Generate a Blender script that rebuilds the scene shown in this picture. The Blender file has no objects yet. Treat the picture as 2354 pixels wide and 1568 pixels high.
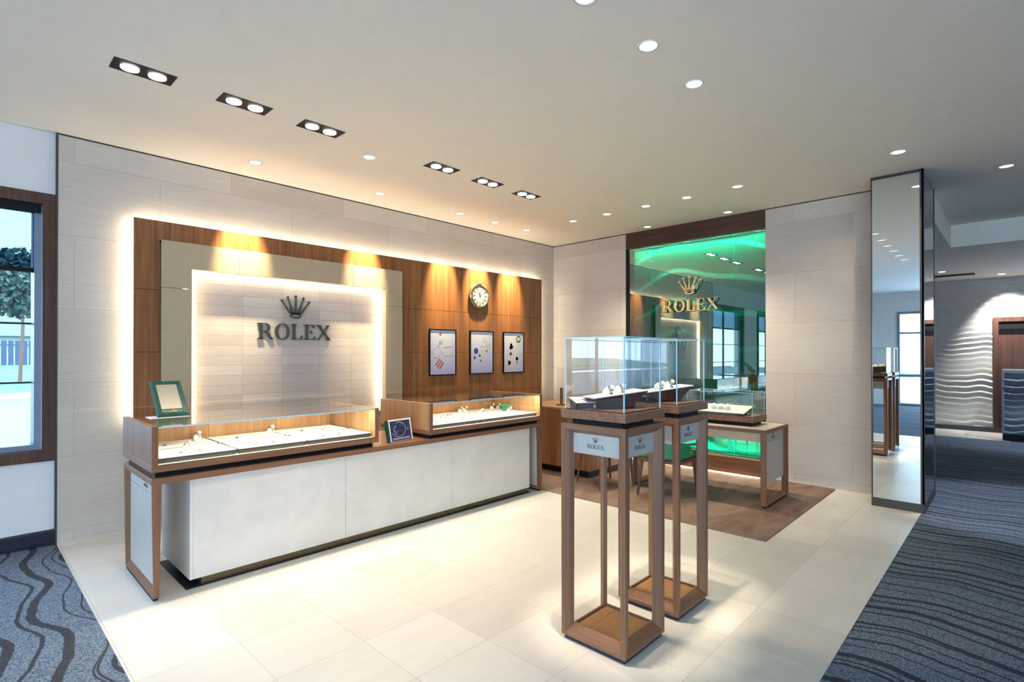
import bpy, bmesh, math, random
from math import sin, cos, pi, radians
from mathutils import Vector, Matrix
random.seed(7)
S = bpy.context.scene
COL = S.collection
# ---------------------------------------------------------------- camera
cam_d = bpy.data.cameras.new('camera'); cam = bpy.data.objects.new('camera', cam_d); COL.objects.link(cam)
cam.location = (0, 0, 1.55)
cam.rotation_euler = (pi/2 + 0.004729, 0, -0.809831)
cam_d.sensor_width = 36; cam_d.sensor_fit = 'HORIZONTAL'
cam_d.lens = 1221.97/2354*36
cam_d.shift_y = 22.5/2354
cam_d.clip_start = .05; cam_d.clip_end = 300
S.camera = cam
# ---------------------------------------------------------------- world / exposure
S.view_settings.view_transform = 'Standard'
try: S.view_settings.look = 'None'
except Exception: pass
S.view_settings.exposure = 2.36; S.view_settings.gamma = 1.0; S.view_settings.use_curve_mapping = False
S.cycles.use_denoising = True
S.cycles.max_bounces = 10; S.cycles.diffuse_bounces = 5; S.cycles.glossy_bounces = 5
S.cycles.transparent_max_bounces = 24; S.cycles.transmission_bounces = 6
S.cycles.caustics_reflective = False; S.cycles.caustics_refractive = False
S.cycles.sample_clamp_indirect = 6.0
W = bpy.data.worlds.new('world'); S.world = W; W.use_nodes = True
SKY = (0.57, 0.76, 1.0)
W.node_tree.nodes['Background'].inputs[0].default_value = (*SKY, 1)
W.node_tree.nodes['Background'].inputs[1].default_value = 2.85
WARM = (1.0, 0.86, 0.67); WARM2 = (1.0, 0.84, 0.62); DAY = (0.36, 0.60, 1.0)
def light(kind, name, loc, power, color, parent=None, target=None, **kw):
    d = bpy.data.lights.new(name, kind); d.energy = power; d.color = color
    for k, v in kw.items(): setattr(d, k, v)
    o = bpy.data.objects.new(name, d); COL.objects.link(o); o.location = loc
    if target is not None:
        o.rotation_euler = (Vector(target)-Vector(loc)).to_track_quat('-Z', 'Y').to_euler()
    if parent is not None:
        o.parent = parent; o.location = Vector(loc)-parent.location
    return o
def area(name, loc, target, sx, sy, power, color, parent=None, spread=None):
    o = light('AREA', name, loc, power, color, parent, target, shape='RECTANGLE', size=sx, size_y=sy)
    if spread: o.data.spread = spread
    return o
CZ = 3.345                                   # ceiling height
# portals: where the sky light comes in (entrance doors, added tall windows, cased windows)
def portal(loc, target, sx, sy):
    o = area('sky_portal', loc, target, sx, sy, 1, (1, 1, 1)); o.data.cycles.is_portal = True
portal((-6.64, .86, 1.39), (0, .86, 1.39), 3.5, 2.75)
portal((-3.5, -5.62, 1.5), (-3.5, 0, 1.5), 5.0, 2.8)
portal((-6.64, -3.2, 1.5), (0, -3.2, 1.5), 3.6, 2.8)
portal((-.545, 5.93, 1.76), (-.545, 0, 1.76), 2.07, 1.98)
portal((-3.875, 5.93, 1.76), (-3.875, 0, 1.76), 2.05, 1.98)
# ---------------------------------------------------------------- node helpers
class NT:
    def __init__(s, name):
        s.m = bpy.data.materials.new(name); s.m.use_nodes = True
        s.t = s.m.node_tree; s.t.nodes.clear()
        s.out = s.t.nodes.new('ShaderNodeOutputMaterial')
    def n(s, typ, ins=None, **kw):
        x = s.t.nodes.new('ShaderNode'+typ)
        for k, v in kw.items(): setattr(x, k, v)
        if ins:
            for k, v in ins.items():
                i = x.inputs[k]
                if hasattr(v, 'is_linked') or hasattr(v, 'links'): s.t.links.new(v, i)
                elif isinstance(v, (tuple, list)) and len(v) == 3 and i.type == 'RGBA': i.default_value = (*v, 1)
                else: i.default_value = v
        return x
    def math(s, op, a, b=0.0, c=0.0):
        return s.n('Math', {0: a, 1: b, 2: c}, operation=op).outputs[0]
    def coord(s): return s.n('TexCoord').outputs['Object']
    def geo(s): return s.n('NewGeometry').outputs['Position']
    def sep(s, v): return s.n('SeparateXYZ', {0: v}).outputs
    def comb(s, x=0.0, y=0.0, z=0.0): return s.n('CombineXYZ', {0: x, 1: y, 2: z}).outputs[0]
    def mapr(s, v, sc=(1, 1, 1), loc=(0, 0, 0)): return s.n('Mapping', {'Vector': v, 'Scale': sc, 'Location': loc}).outputs[0]
    def noise(s, v, scale=5., detail=3., rough=.5, dist=0.):
        return s.n('TexNoise', {'Vector': v, 'Scale': scale, 'Detail': detail, 'Roughness': rough, 'Distortion': dist}).outputs[0]
    def ramp(s, f, stops):
        r = s.n('ValToRGB', {0: f}); e = r.color_ramp.elements
        while len(e) < len(stops): e.new(.5)
        for i, (p, c) in enumerate(stops):
            e[i].position = p; e[i].color = (*c, 1) if len(c) == 3 else c
        return r.outputs[0]
    def mix(s, f, a, b, bt='MIX'):
        x = s.n('Mix', data_type='RGBA', blend_type=bt)
        for i, v in ((0, f), (6, a), (7, b)):
            if hasattr(v, 'links'): s.t.links.new(v, x.inputs[i])
            elif isinstance(v, (tuple, list)): x.inputs[i].default_value = (*v, 1)
            else: x.inputs[i].default_value = v
        return x.outputs[2]
    def bump(s, h, strength=.3, dist=.01):
        return s.n('Bump', {'Height': h, 'Strength': strength, 'Distance': dist}).outputs[0]
    def pbr(s, col, rough=.5, metal=0., normal=None, spec=.5, **kw):
        ins = {'Base Color': col, 'Roughness': rough, 'Metallic': metal, 'Specular IOR Level': spec}
        if normal is not None: ins['Normal'] = normal
        ins.update(kw)
        b = s.n('BsdfPrincipled', ins)
        s.t.links.new(b.outputs[0], s.out.inputs[0]); return s.m
def plain(name, col, rough=.5, metal=0., spec=.5, var=.06, sc=8.):
    t = NT(name)
    f = t.noise(t.coord(), sc, 3)
    a = tuple(max(0, c*(1-var)) for c in col); b = tuple(min(1, c*(1+var)) for c in col)
    return t.pbr(t.ramp(f, [(.3, a), (.7, b)]), rough, metal, None, spec)
def emit(name, col, st, sample='NONE'):
    t = NT(name); e = t.n('Emission', {0: (*col, 1), 1: st}); t.t.links.new(e.outputs[0], t.out.inputs[0])
    try: t.m.cycles.emission_sampling = sample
    except Exception: pass
    return t.m
def wood(name, dark, light_, axis='z', rough=.42, scale=1.):
    t = NT(name); k = 38.*scale
    sc = {'z': (k, k, 1.1), 'x': (1.1, k, k), 'y': (k, 1.1, k)}[axis]
    v = t.mapr(t.coord(), sc)
    f = t.noise(v, 1., 5., .62, .25)
    sc2 = {'z': (7, 7, .35), 'x': (.35, 7, 7), 'y': (7, .35, 7)}[axis]
    g = t.noise(t.mapr(t.coord(), sc2, (3, 5, 1)), 1., 3., .5, .4)
    h = t.math('ADD', t.math('MULTIPLY', f, .6), t.math('MULTIPLY', g, .4))
    mid = tuple((a+b)/2 for a, b in zip(dark, light_))
    c = t.ramp(h, [(.34, dark), (.5, mid), (.66, light_)])
    return t.pbr(c, rough, 0, t.bump(f, .08, .002), .4)
# ---------------------------------------------------------------- materials
WD = (.145, .062, .032); WL = (.275, .133, .070)
M = {}
M['wood_z'] = wood('walnut_vertical_grain', WD, WL, 'z')
M['wood_x'] = wood('walnut_lengthwise_grain', WD, WL, 'x')
M['wood_y'] = wood('walnut_crosswise_grain', WD, WL, 'y')
M['panel'] = wood('walnut_panel_veneer', (.17, .062, .022), (.40, .165, .058), 'z', .38)
M['oak_z'] = wood('honey_wood_interior', (.30, .150, .060), (.50, .29, .13), 'z', .45)
M['oak_x'] = wood('honey_wood_tray', (.26, .12, .045), (.42, .22, .09), 'x', .45)
M['dark_wood'] = wood('dark_stained_casing', (.045, .02, .012), (.115, .05, .028), 'z', .45)
M['dark_wood_x'] = wood('dark_stained_lintel', (.04, .018, .010), (.09, .042, .024), 'y', .5)
M['ceiling'] = plain('painted_ceiling', (.92, .86, .76), .8, var=.01)
M['paint'] = plain('painted_wall', (.76, .73, .70), .75, var=.02)
M['taupe'] = plain('taupe_lacquer', (.50, .385, .25), .40, var=.03)
M['plate'] = plain('pale_lacquer_plate', (.46, .425, .39), .42, var=.02)
M['black'] = plain('black_lacquer', (.010, .010, .011), .5, spec=.15)
M['dark'] = plain('dark_navy_base', (.018, .02, .035), .35)
M['bronze'] = plain('bronze_metal', (.20, .145, .08), .38, .8)
M['darkframe'] = plain('dark_bronze_frame', (.075, .062, .052), .4, .6)
M['grey_metal'] = plain('brushed_aluminium', (.22, .24, .30), .45, .5)
M['cream'] = plain('cream_leather', (.82, .76, .66), .6, var=.03, sc=40)
M['traytop'] = plain('ivory_suede', (.84, .82, .78), .7, var=.02)
M['trayside'] = plain('olive_grey_tray_edge', (.045, .043, .035), .5)
M['leather'] = plain('dark_brown_leather', (.045, .022, .022), .3, var=.25, sc=25)
M['gold'] = plain('polished_gold', (.82, .66, .36), .25, 1.)
M['silver'] = plain('polished_nickel', (.34, .32, .25), .30, 1.)
M['steel'] = plain('watch_steel', (.7, .66, .56), .25, 1., var=.2, sc=90)
M['ink'] = plain('charcoal_lettering', (.09, .085, .07), .5)
M['whitebase'] = plain('white_satin', (.85, .85, .84), .4)
M['greenfab'] = plain('green_leather', (.03, .22, .10), .5, var=.1, sc=30)
M['greenframe'] = plain('deep_green_leather', (.008, .085, .058), .3, var=.15, sc=20)
M['chairwood'] = wood('chair_walnut', (.075, .028, .014), (.17, .07, .035), 'z', .4)
M['led'] = emit('warm_led', (1., .87, .66), 14.)
M['lamp'] = emit('lamp_lens', (1., .95, .92), 2.0)
M['reflector_glow'] = emit('lamp_reflected', (1., .95, .92), .26)  # emission stands in for lamplight falling on the reflector cones
M['reflector'] = plain('white_reflector', (.85, .85, .86), .25, .3)
M['greenled'] = emit('green_led', (0., .85, .42), 6.)
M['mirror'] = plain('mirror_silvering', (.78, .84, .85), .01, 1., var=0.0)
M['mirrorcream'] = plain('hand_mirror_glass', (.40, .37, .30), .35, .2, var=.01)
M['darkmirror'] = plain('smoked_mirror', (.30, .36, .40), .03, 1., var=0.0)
M['edge'] = plain('glass_edge', (.40, .62, .72), .2, var=.03, spec=.6)
M['baseboard'] = plain('charcoal_baseboard', (.022, .024, .035), .35)

def glass(name, tint, fmin, fmax, rough=0.0):
    t = NT(name)
    tr = t.n('BsdfTransparent', {0: (*tint, 1)}); gl = t.n('BsdfGlossy', {0: (1, 1, 1, 1), 'Roughness': rough})
    lw = t.n('LayerWeight', {0: .35}).outputs['Facing']
    f = t.n('MapRange', {0: lw, 1: 0., 2: 1., 3: fmin, 4: fmax}).outputs[0]
    f2 = t.math('MULTIPLY', t.math('POWER', f, 1.0), 1.0)
    mx = t.n('MixShader', {0: f2, 1: tr.outputs[0], 2: gl.outputs[0]})
    t.t.links.new(mx.outputs[0], t.out.inputs[0]); return t.m
M['glass'] = glass('clear_glass', (.975, .985, .99), .02, .22)
M['topglass'] = glass('showcase_top_glass', (.94, .96, .96), .05, .85)
M['windowglass'] = glass('window_glass', (.92, .96, .98), .05, .5)
M['greenglass'] = glass('green_tinted_glass', (.05, .57, .50), .16, .60, .0)
M['shade'] = glass('sheer_roller_shade', (.34, .42, .50), .0, .02, .5)

def stone_wall():
    t = NT('limestone_wall_slabs'); p = t.geo(); s = t.sep(p)
    nrm = t.sep(t.n('NewGeometry').outputs['Normal'])
    u = t.n('Mix', {0: t.math('GREATER_THAN', t.math('ABSOLUTE', nrm[0]), .5), 2: s[0], 3: t.math('ADD', s[1], 6.0)}, data_type='FLOAT').outputs[0]
    v = t.comb(t.math('ADD', u, -0.685+1.21*4), t.math('ADD', s[2], -.10+.605*2), 0.)
    b = t.n('TexBrick', {'Vector': v, 'Color1': (.56, .495, .425), 'Color2': (.64, .58, .51), 'Mortar': (.43, .38, .33), 'Scale': 1., 'Mortar Size': .0020,
            'Mortar Smooth': .1, 'Bias': 0., 'Brick Width': 1.21, 'Row Height': .605}, offset=.5, offset_frequency=2)
    st = t.noise(t.comb(t.math('MULTIPLY', u, 3.), 0., t.math('MULTIPLY', s[2], 55.)), 1., 4., .6, .3)
    cl = t.noise(t.comb(u, 0., t.math('MULTIPLY', s[2], 2.)), 1.3, 3.)
    c = t.mix(.5, b.outputs[0], t.ramp(st, [(.3, (.78, .76, .74)), (.7, (1, 1, 1))]), 'MULTIPLY')
    c = t.mix(.45, c, t.ramp(cl, [(.3, (.82, .80, .78)), (.7, (1, 1, 1))]), 'MULTIPLY')
    comb = t.math('SINE', t.math('MULTIPLY', t.math('ADD', u, s[2]), 420.))
    hgt = t.math('ADD', t.math('MULTIPLY', comb, .10), t.math('MULTIPLY', st, .5))
    return t.pbr(c, .72, 0, t.bump(hgt, .14, .004), .25)
M['stone'] = stone_wall()

def niche_tiles():
    t = NT('niche_long_tiles'); s = t.sep(t.geo())
    tri = t.math('PINGPONG', t.math('ADD', s[2], 10.0), .098)
    u = t.math('ADD', s[0], t.math('MULTIPLY', tri, .13))
    b = t.n('TexBrick', {'Vector': t.comb(t.math('ADD', u, .40), t.math('ADD', s[2], .038), 0.), 'Color1': (.50, .43, .385), 'Color2': (.60, .535, .48), 'Mortar': (.38, .33, .29),
        'Scale': 1., 'Mortar Size': .0022, 'Mortar Smooth': .2, 'Bias': 0., 'Brick Width': .40, 'Row Height': .098}, offset=0., offset_frequency=2)
    st = t.noise(t.comb(t.math('MULTIPLY', s[0], 4.), 0., t.math('MULTIPLY', s[2], 30.)), 1., 4., .6)
    c = t.mix(.5, b.outputs[0], t.ramp(st, [(.3, (.85, .83, .81)), (.7, (1, 1, 1))]), 'MULTIPLY')
    return t.pbr(c, .6, 0, t.bump(t.math('MULTIPLY', b.outputs[1], -1.), .10, .002), .3)
M['niche'] = niche_tiles()

def floor_stone():
    t = NT('limestone_floor_tiles'); s = t.sep(t.geo()); P = .467
    v = t.comb(t.math('ADD', s[0], -.593+P*20), t.math('ADD', s[1], -.685+P*20), 0.)
    b = t.n('TexBrick', {'Vector': v, 'Color1': (.60, .575, .53), 'Color2': (.70, .68, .645), 'Mortar': (.52, .49, .44), 'Scale': 1., 'Mortar Size': .0022,
            'Mortar Smooth': .2, 'Bias': .15, 'Brick Width': P, 'Row Height': P}, offset=0., offset_frequency=2)
    st = t.noise(t.comb(t.math('MULTIPLY', s[0], 1.6), t.math('MULTIPLY', s[1], 9.), 0.), 1., 5., .6, .6)
    c = t.mix(.6, b.outputs[0], t.ramp(st, [(.3, (.88, .87, .86)), (.7, (1, 1, 1))]), 'MULTIPLY')
    return t.pbr(c, t.n('MapRange', {0: st, 3: .30, 4: .42}).outputs[0], 0, None, .45)
M['floor'] = floor_stone()

def counter_stone():
    t = NT('counter_limestone'); p = t.coord()
    a = t.noise(p, 2.2, 5., .6, .8); b = t.noise(t.mapr(p, (1, 1, 1), (4, 4, 4)), 7., 4., .6)
    c = t.ramp(a, [(.3, (.64, .62, .58)), (.7, (.74, .70, .65))])
    c = t.mix(.35, c, t.ramp(b, [(.35, (.86, .85, .84)), (.6, (1, 1, 1))]), 'MULTIPLY')
    return t.pbr(c, .35, 0, None, .4)
M['counterstone'] = counter_stone()

def carpet():
    t = NT('wave_striped_carpet'); s = t.sep(t.geo()); x, y = s[0], s[1]
    big = t.noise(t.comb(t.math('MULTIPLY', x, .6), t.math('MULTIPLY', y, .5), 0.), 1., 2.)
    ph = t.math('ADD', t.math('MULTIPLY', y, 6.48), t.math('MULTIPLY', t.math('SUBTRACT', x, .38), .9))
    wv = t.math('MULTIPLY', t.math('SINE', t.math('SUBTRACT', ph, 29.1)), .052)
    w2 = t.math('MULTIPLY', t.math('SINE', t.math('MULTIPLY', ph, 2.3)), .009)
    fine = t.math('MULTIPLY', t.math('SUBTRACT', t.noise(t.comb(0., t.math('MULTIPLY', y, 14.), x), 1., 2.), .5), .02)
    u = t.math('SUBTRACT', x, t.math('ADD', t.math('ADD', wv, w2), fine))
    u = t.math('ADD', u, t.math('MULTIPLY', t.math('SUBTRACT', big, .5), .10))
    def stripe(per, off, hw):
        d = t.math('PINGPONG', t.math('ADD', u, off+20*per), per/2)
        return t.n('MapRange', {0: d, 1: hw, 2: hw+.004, 3: 1., 4: 0.}, clamp=True).outputs[0]
    def stripe2(per, off, hw, amp, fr):
        a = t.math('ADD', u, off+20*per+per/2); idx = t.math('FLOOR', t.math('DIVIDE', a, per))
        sh = t.math('MULTIPLY', t.math('SINE', t.math('ADD', t.math('MULTIPLY', y, fr), t.math('MULTIPLY', idx, 2.4))), amp)
        d = t.math('ABSOLUTE', t.math('SUBTRACT', t.math('SUBTRACT', t.math('SUBTRACT', a, t.math('MULTIPLY', idx, per)), per/2), sh))
        w_ = t.math('MULTIPLY', t.math('ADD', 1.0, t.math('MULTIPLY', t.math('SINE', t.math('MULTIPLY', idx, 1.7)), .45)), hw)
        return t.n('MapRange', {0: t.math('SUBTRACT', d, w_), 1: 0., 2: .004, 3: 1., 4: 0.}, clamp=True).outputs[0]
    k1 = stripe2(.25, -.385, .0165, .022, 3.1); k2 = stripe2(.25, -.275, .0065, .030, 2.3)
    k3 = stripe2(.50, -.06, .005, .04, 1.7)
    k = t.math('MAXIMUM', k1, t.math('MAXIMUM', k2, k3))
    sp = t.noise(t.geo(), 130., 2., .9)
    base = t.ramp(sp, [(.36, (.026, .042, .067)), (.62, (.235, .295, .375))])
    drk = t.ramp(sp, [(.32, (.026, .028, .038)), (.66, (.070, .072, .085))])
    return t.pbr(t.mix(k, base, drk), .95, 0, t.bump(sp, .3, .004), .1)
M['carpet'] = carpet()
def rug():
    t = NT('taupe_rug_pile'); p = t.geo(); s = t.sep(p)
    a = t.noise(t.comb(t.math('MULTIPLY', s[0], 1.3), t.math('MULTIPLY', s[1], 3.2), 0.), 1., 4., .6, 1.4)
    c = t.ramp(a, [(.3, (.15, .095, .072)), (.6, (.25, .175, .135))])
    return t.pbr(c, .8, 0, t.bump(t.noise(p, 220., 2.), .3, .004), .2)
M['rug'] = rug()

# ---------------------------------------------------------------- mesh helpers
class MB:
    def __init__(s): s.b = bmesh.new(); s.mi = 0
    def face(s, pts):
        f = s.b.faces.new([s.b.verts.new(p) for p in pts]); f.material_index = s.mi; return f
    def box(s, x0, x1, y0, y1, z0, z1):
        v = [s.b.verts.new(p) for p in ((x0,y0,z0),(x1,y0,z0),(x1,y1,z0),(x0,y1,z0),(x0,y0,z1),(x1,y0,z1),(x1,y1,z1),(x0,y1,z1))]
        for q in ((3,2,1,0),(4,5,6,7),(0,1,5,4),(1,2,6,5),(2,3,7,6),(3,0,4,7)):
            s.b.faces.new([v[i] for i in q]).material_index = s.mi
        return s
    def prism(s, poly, fn0, fn1):
        a = [s.b.verts.new(fn0(p)) for p in poly]; c = [s.b.verts.new(fn1(p)) for p in poly]; n = len(poly)
        s.b.faces.new(a[::-1]).material_index = s.mi; s.b.faces.new(c).material_index = s.mi
        for i in range(n):
            s.b.faces.new((a[i], a[(i+1) % n], c[(i+1) % n], c[i])).material_index = s.mi
        return s
    def bars(s, pts, r, n=8, r2=None):
        rings = []
        for i, p in enumerate(pts):
            p = Vector(p); a = Vector(pts[max(0, i-1)]); b = Vector(pts[min(len(pts)-1, i+1)])
            d = (b-a).normalized(); q = d.to_track_quat('Z', 'Y')
            rr = r if r2 is None else r+(r2-r)*i/(len(pts)-1)
            rings.append([s.b.verts.new(p+q@Vector((rr*cos(2*pi*k/n), rr*sin(2*pi*k/n), 0))) for k in range(n)])
        for i in range(len(rings)-1):
            for k in range(n):
                s.b.faces.new((rings[i][k], rings[i][(k+1) % n], rings[i+1][(k+1) % n], rings[i+1][k])).material_index = s.mi
        s.b.faces.new(rings[0][::-1]).material_index = s.mi; s.b.faces.new(rings[-1]).material_index = s.mi
        return s
    def lathe(s, prof, n=32, mat=None, close=False):
        mat = mat or Matrix(); rings = []
        for r, z in prof:
            rings.append([s.b.verts.new(mat@Vector((r*cos(2*pi*k/n), r*sin(2*pi*k/n), z))) for k in range(n)])
        m = len(rings)
        for i in range(m if close else m-1):
            A, B = rings[i], rings[(i+1) % m]
            for k in range(n): s.b.faces.new((A[k], A[(k+1) % n], B[(k+1) % n], B[k])).material_index = s.mi
        if not close:
            s.b.faces.new(rings[0][::-1]).material_index = s.mi; s.b.faces.new(rings[-1]).material_index = s.mi
        return s
    def ellip(s, c, rx, ry, rz, seg=14, rings=8):
        m = Matrix.Translation(c) @ Matrix.Diagonal((rx, ry, rz, 1))
        r = bmesh.ops.create_uvsphere(s.b, u_segments=seg, v_segments=rings, radius=1, matrix=m)
        return s
    def xf(s, fn):
        for v in s.b.verts: v.co = fn(v.co)
        return s
def offset_of(parent):
    o = Vector((0, 0, 0))
    while parent is not None: o += parent.location; parent = parent.parent
    return o
def build(name, mb, mats, parent=None, smooth=False, bevel=0., origin=None):
    b = mb.b; bmesh.ops.recalc_face_normals(b, faces=b.faces)
    off = offset_of(parent) if parent is not None else Vector(origin or (0, 0, 0))
    for v in b.verts: v.co = v.co - off
    if smooth:
        for f in b.faces: f.smooth = True
    me = bpy.data.meshes.new(name); b.to_mesh(me); b.free()
    for m in (mats if isinstance(mats, (list, tuple)) else [mats]): me.materials.append(M[m] if isinstance(m, str) else m)
    o = bpy.data.objects.new(name, me); COL.objects.link(o)
    if parent is not None: o.parent = parent
    else: o.location = off
    if smooth:
        try: me.set_sharp_from_angle(angle=radians(35))
        except Exception: pass
    if bevel:
        md = o.modifiers.new('bevel', 'BEVEL'); md.width = bevel; md.segments = 2; md.limit_method = 'ANGLE'
    return o
def thing(name, loc, label, cat, group=None):
    o = bpy.data.objects.new(name, None); COL.objects.link(o); o.location = loc; o.empty_display_size = .1
    return tag(o, label, cat, group)
def tag(o, label, cat, group=None, kind=None):
    o['label'] = label; o['category'] = cat
    if group: o['group'] = group
    if kind: o['kind'] = kind
    return o
def struct(o, label=None, cat=None):
    o['kind'] = 'structure'
    if label: o['label'] = label
    if cat: o['category'] = cat
    return o
def bx(name, x0, x1, y0, y1, z0, z1, mat, parent=None, bevel=0., label=None):
    o = build(name, MB().box(x0, x1, y0, y1, z0, z1), mat, parent, bevel=bevel, origin=((x0+x1)/2, (y0+y1)/2, z0))
    if label: o['label'] = label
    return o
def copy_tree(o, parent=None):
    c = o.copy(); COL.objects.link(c)
    if parent is not None: c.parent = parent
    for ch in list(o.children): copy_tree(ch, c)
    return c
def frame4(parent, names, mats, O, U, V, N, w, h, prof, fn=None, bevel=0.):
    """mitred frame; prof = [(inset, height along N)...]; members bottom, right, top, left"""
    O, U, V, N = map(Vector, (O, U, V, N)); out = []
    def cor(i, ins, d):
        u = (ins, w-ins, w-ins, ins)[i]; v = (ins, ins, h-ins, h-ins)[i]
        return O+U*u+V*v+N*d
    for i in range(4):
        if names[i] is None: continue
        m = MB()
        m.prism(prof, lambda p: cor(i, *p), lambda p: cor((i+1) % 4, *p))
        if fn: m.xf(fn)
        out.append(build(names[i], m, mats[i], parent, bevel=bevel))
    return out
# ---- lettering -----------------------------------------------------------
def ellring(cx, cy, rx, ry, ix, iy, a0=0., a1=2*pi, n=28):
    q = []
    for k in range(n):
        a, b = a0+(a1-a0)*k/n, a0+(a1-a0)*(k+1)/n
        q.append([(cx+rx*cos(a), cy+ry*sin(a)), (cx+rx*cos(b), cy+ry*sin(b)), (cx+ix*cos(b), cy+iy*sin(b)), (cx+ix*cos(a), cy+iy*sin(a))])
    return q
def R4(x0, x1, y0, y1): return [(x0, y0), (x1, y0), (x1, y1), (x0, y1)]
def seg(x0, y0, x1, y1, w): return [(x0-w/2, y0), (x0+w/2, y0), (x1+w/2, y1), (x1-w/2, y1)]
LET = [
 ('R', 0.00, [R4(.10,.28,0,1), R4(0,.38,0,.05), R4(0,.5,.95,1), R4(.28,.5,.47,.52)]+ellring(.48,.735,.30,.265,.13,.215,-pi/2,pi/2,14)+[seg(.86,0,.50,.5,.19), R4(.74,.99,0,.05)]),
 ('O', 1.06, ellring(.48,.5,.48,.525,.29,.47,n=32)),
 ('L', 2.10, [R4(.10,.28,0,1), R4(0,.38,.95,1), R4(0,.72,0,.05), [(.72,0),(.76,.28),(.71,.28),(.60,.05)]]),
 ('E', 2.96, [R4(.10,.28,0,1), R4(0,.70,.95,1), R4(0,.74,0,.05), R4(.28,.55,.485,.53), [(.70,1),(.72,.76),(.67,.76),(.58,.95)], [(.74,0),(.78,.26),(.73,.26),(.62,.05)], R4(.51,.55,.38,.63)]),
 ('X', 3.82, [seg(.90,0,.16,1,.20), seg(.12,0,.84,1,.07), R4(0,.28,0,.05), R4(.66,1.0,0,.05), R4(0,.34,.95,1), R4(.68,.96,.95,1)]),
]
TXTW = 4.82
def crown_polys(s):
    """crown of width 1 centred on x=0, base ring bottom at y=0"""
    p = ellring(0, .10, .25, .115, .17, .055, n=20)
    for ang, ln in ((-33, .80), (-17, .92), (0, .96), (17, .92), (33, .80)):
        a = radians(ang); bx_ = .22*ang/33
        tx, ty = bx_+ln*.85*sin(a), .2+ln*.74*cos(a)
        p.append([(bx_-.058, .20), (bx_+.058, .20), (tx+.014, ty), (tx-.014, ty)])
        p += [[(tx+.05*cos(2*pi*k/10), ty+.02+.05*sin(2*pi*k/10)) for k in range(10)]]
    p.append(R4(-.235, .235, .17, .23))
    return p
def sign(parent, O, U, V, N, width, depth, mat, each=False, crown_gap=.33, names=('crown_emblem', 'lettering')):
    """O = centre bottom of the word; N points to the viewer"""
    O, U, V, N = map(Vector, (O, U, V, N)); k = width/TXTW
    def emit_polys(m, polys, ox, oy, sc):
        for q in polys:
            fr = lambda p, d: O+U*(ox+p[0]*sc)+V*(oy+p[1]*sc)+N*d
            m.prism(q, lambda p: fr(p, 0.), lambda p: fr(p, depth))
    if each:
        for ch, ox, polys in LET:
            m = MB(); emit_polys(m, polys, (ox-TXTW/2)*k, 0, k); build('letter', m, mat, parent)
    else:
        m = MB()
        for ch, ox, polys in LET: emit_polys(m, polys, (ox-TXTW/2)*k, 0, k)
        build(names[1], m, mat, parent)
    m = MB(); cw = width*.315
    emit_polys(m, crown_polys(1), 0, k*(1+crown_gap), cw)
    build(names[0], m, mat, parent)
X_, Y_, Z_ = (1, 0, 0), (0, 1, 0), (0, 0, 1)
NX, NY = (-1, 0, 0), (0, -1, 0)
# ================================================================ SETTING
FX0, FX1, FY0 = .58, 6.95, .685      # stone floor limits
struct(bx('floor', -8, 14.3, -6, 5.9, -.10, -.004, 'carpet'), 'blue-grey carpet with dark wavy stripes', 'carpet floor')
struct(bx('floor', FX0, 7.2, FY0, 5.65, -.09, .0, 'floor'), 'square pale limestone floor tiles in the shop area', 'stone floor')
struct(bx('floor', 12.83, 14.2, .1, 2.6, -.09, .0, 'floor'), 'narrow pale stone floor strip in front of the wavy wall', 'stone floor')
# ceiling with holes for the round downlights
DLS = [(1.95, 5.19), (3.296, 5.19), (4.479, 5.19), (5.114, 5.19), (5.761, 5.19), (2.618, 4.30),
       (5.80, 4.377), (5.811, 3.842), (5.82, 3.288), (5.824, 2.764), (5.817, 2.185), (6.79, 2.672), (6.79, 3.809),
       (2.188, 1.575), (2.793, 1.56), (3.399, 1.56), (5.808, .769), (6.961, .076), (1.583, 1.575), (.978, 1.575), (.373, 1.575), (1.6, .10), (3.0, .10)]  # the last ones are added fill lamps above the view
HR = .056
m = MB()
m.prism([(-8, -6), (14.3, -6), (14.3, .68), (7.4, .68), (7.4, 5.92), (-8, 5.92)], lambda p: (p[0], p[1], CZ), lambda p: (p[0], p[1], CZ+.12))
ceil = build('ceiling', m, 'ceiling')
m = MB()
for x, y in DLS:
    m.lathe([(HR, -.05), (HR, .2)], 32, Matrix.Translation((x, y, CZ)))
cut = build('cutter', m, 'ceiling')
md = ceil.modifiers.new('holes', 'BOOLEAN'); md.object = cut; md.operation = 'DIFFERENCE'; md.solver = 'EXACT'
bpy.context.view_layer.update()
me = bpy.data.meshes.new_from_object(ceil.evaluated_get(bpy.context.evaluated_depsgraph_get()))
ceil.modifiers.clear(); ceil.data = me; bpy.data.objects.remove(cut)
struct(ceil, 'smooth white painted ceiling with recessed lights', 'ceiling')
struct(bx('ceiling', -8, 14.3, -6, 5.9, CZ+.18, CZ+.25, 'ceiling'), 'slab above the ceiling', 'ceiling')
# lower ceiling and bulkhead at the back right
SZ = 3.035
m = MB(); m.box(9.65, 14.3, -6, .68, SZ, CZ-.001); m.box(7.42, 14.3, .68, 2.7, SZ, CZ+.1)
struct(build('ceiling', m, 'ceiling'), 'lowered grey ceiling with bulkhead at the back right', 'ceiling')
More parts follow.
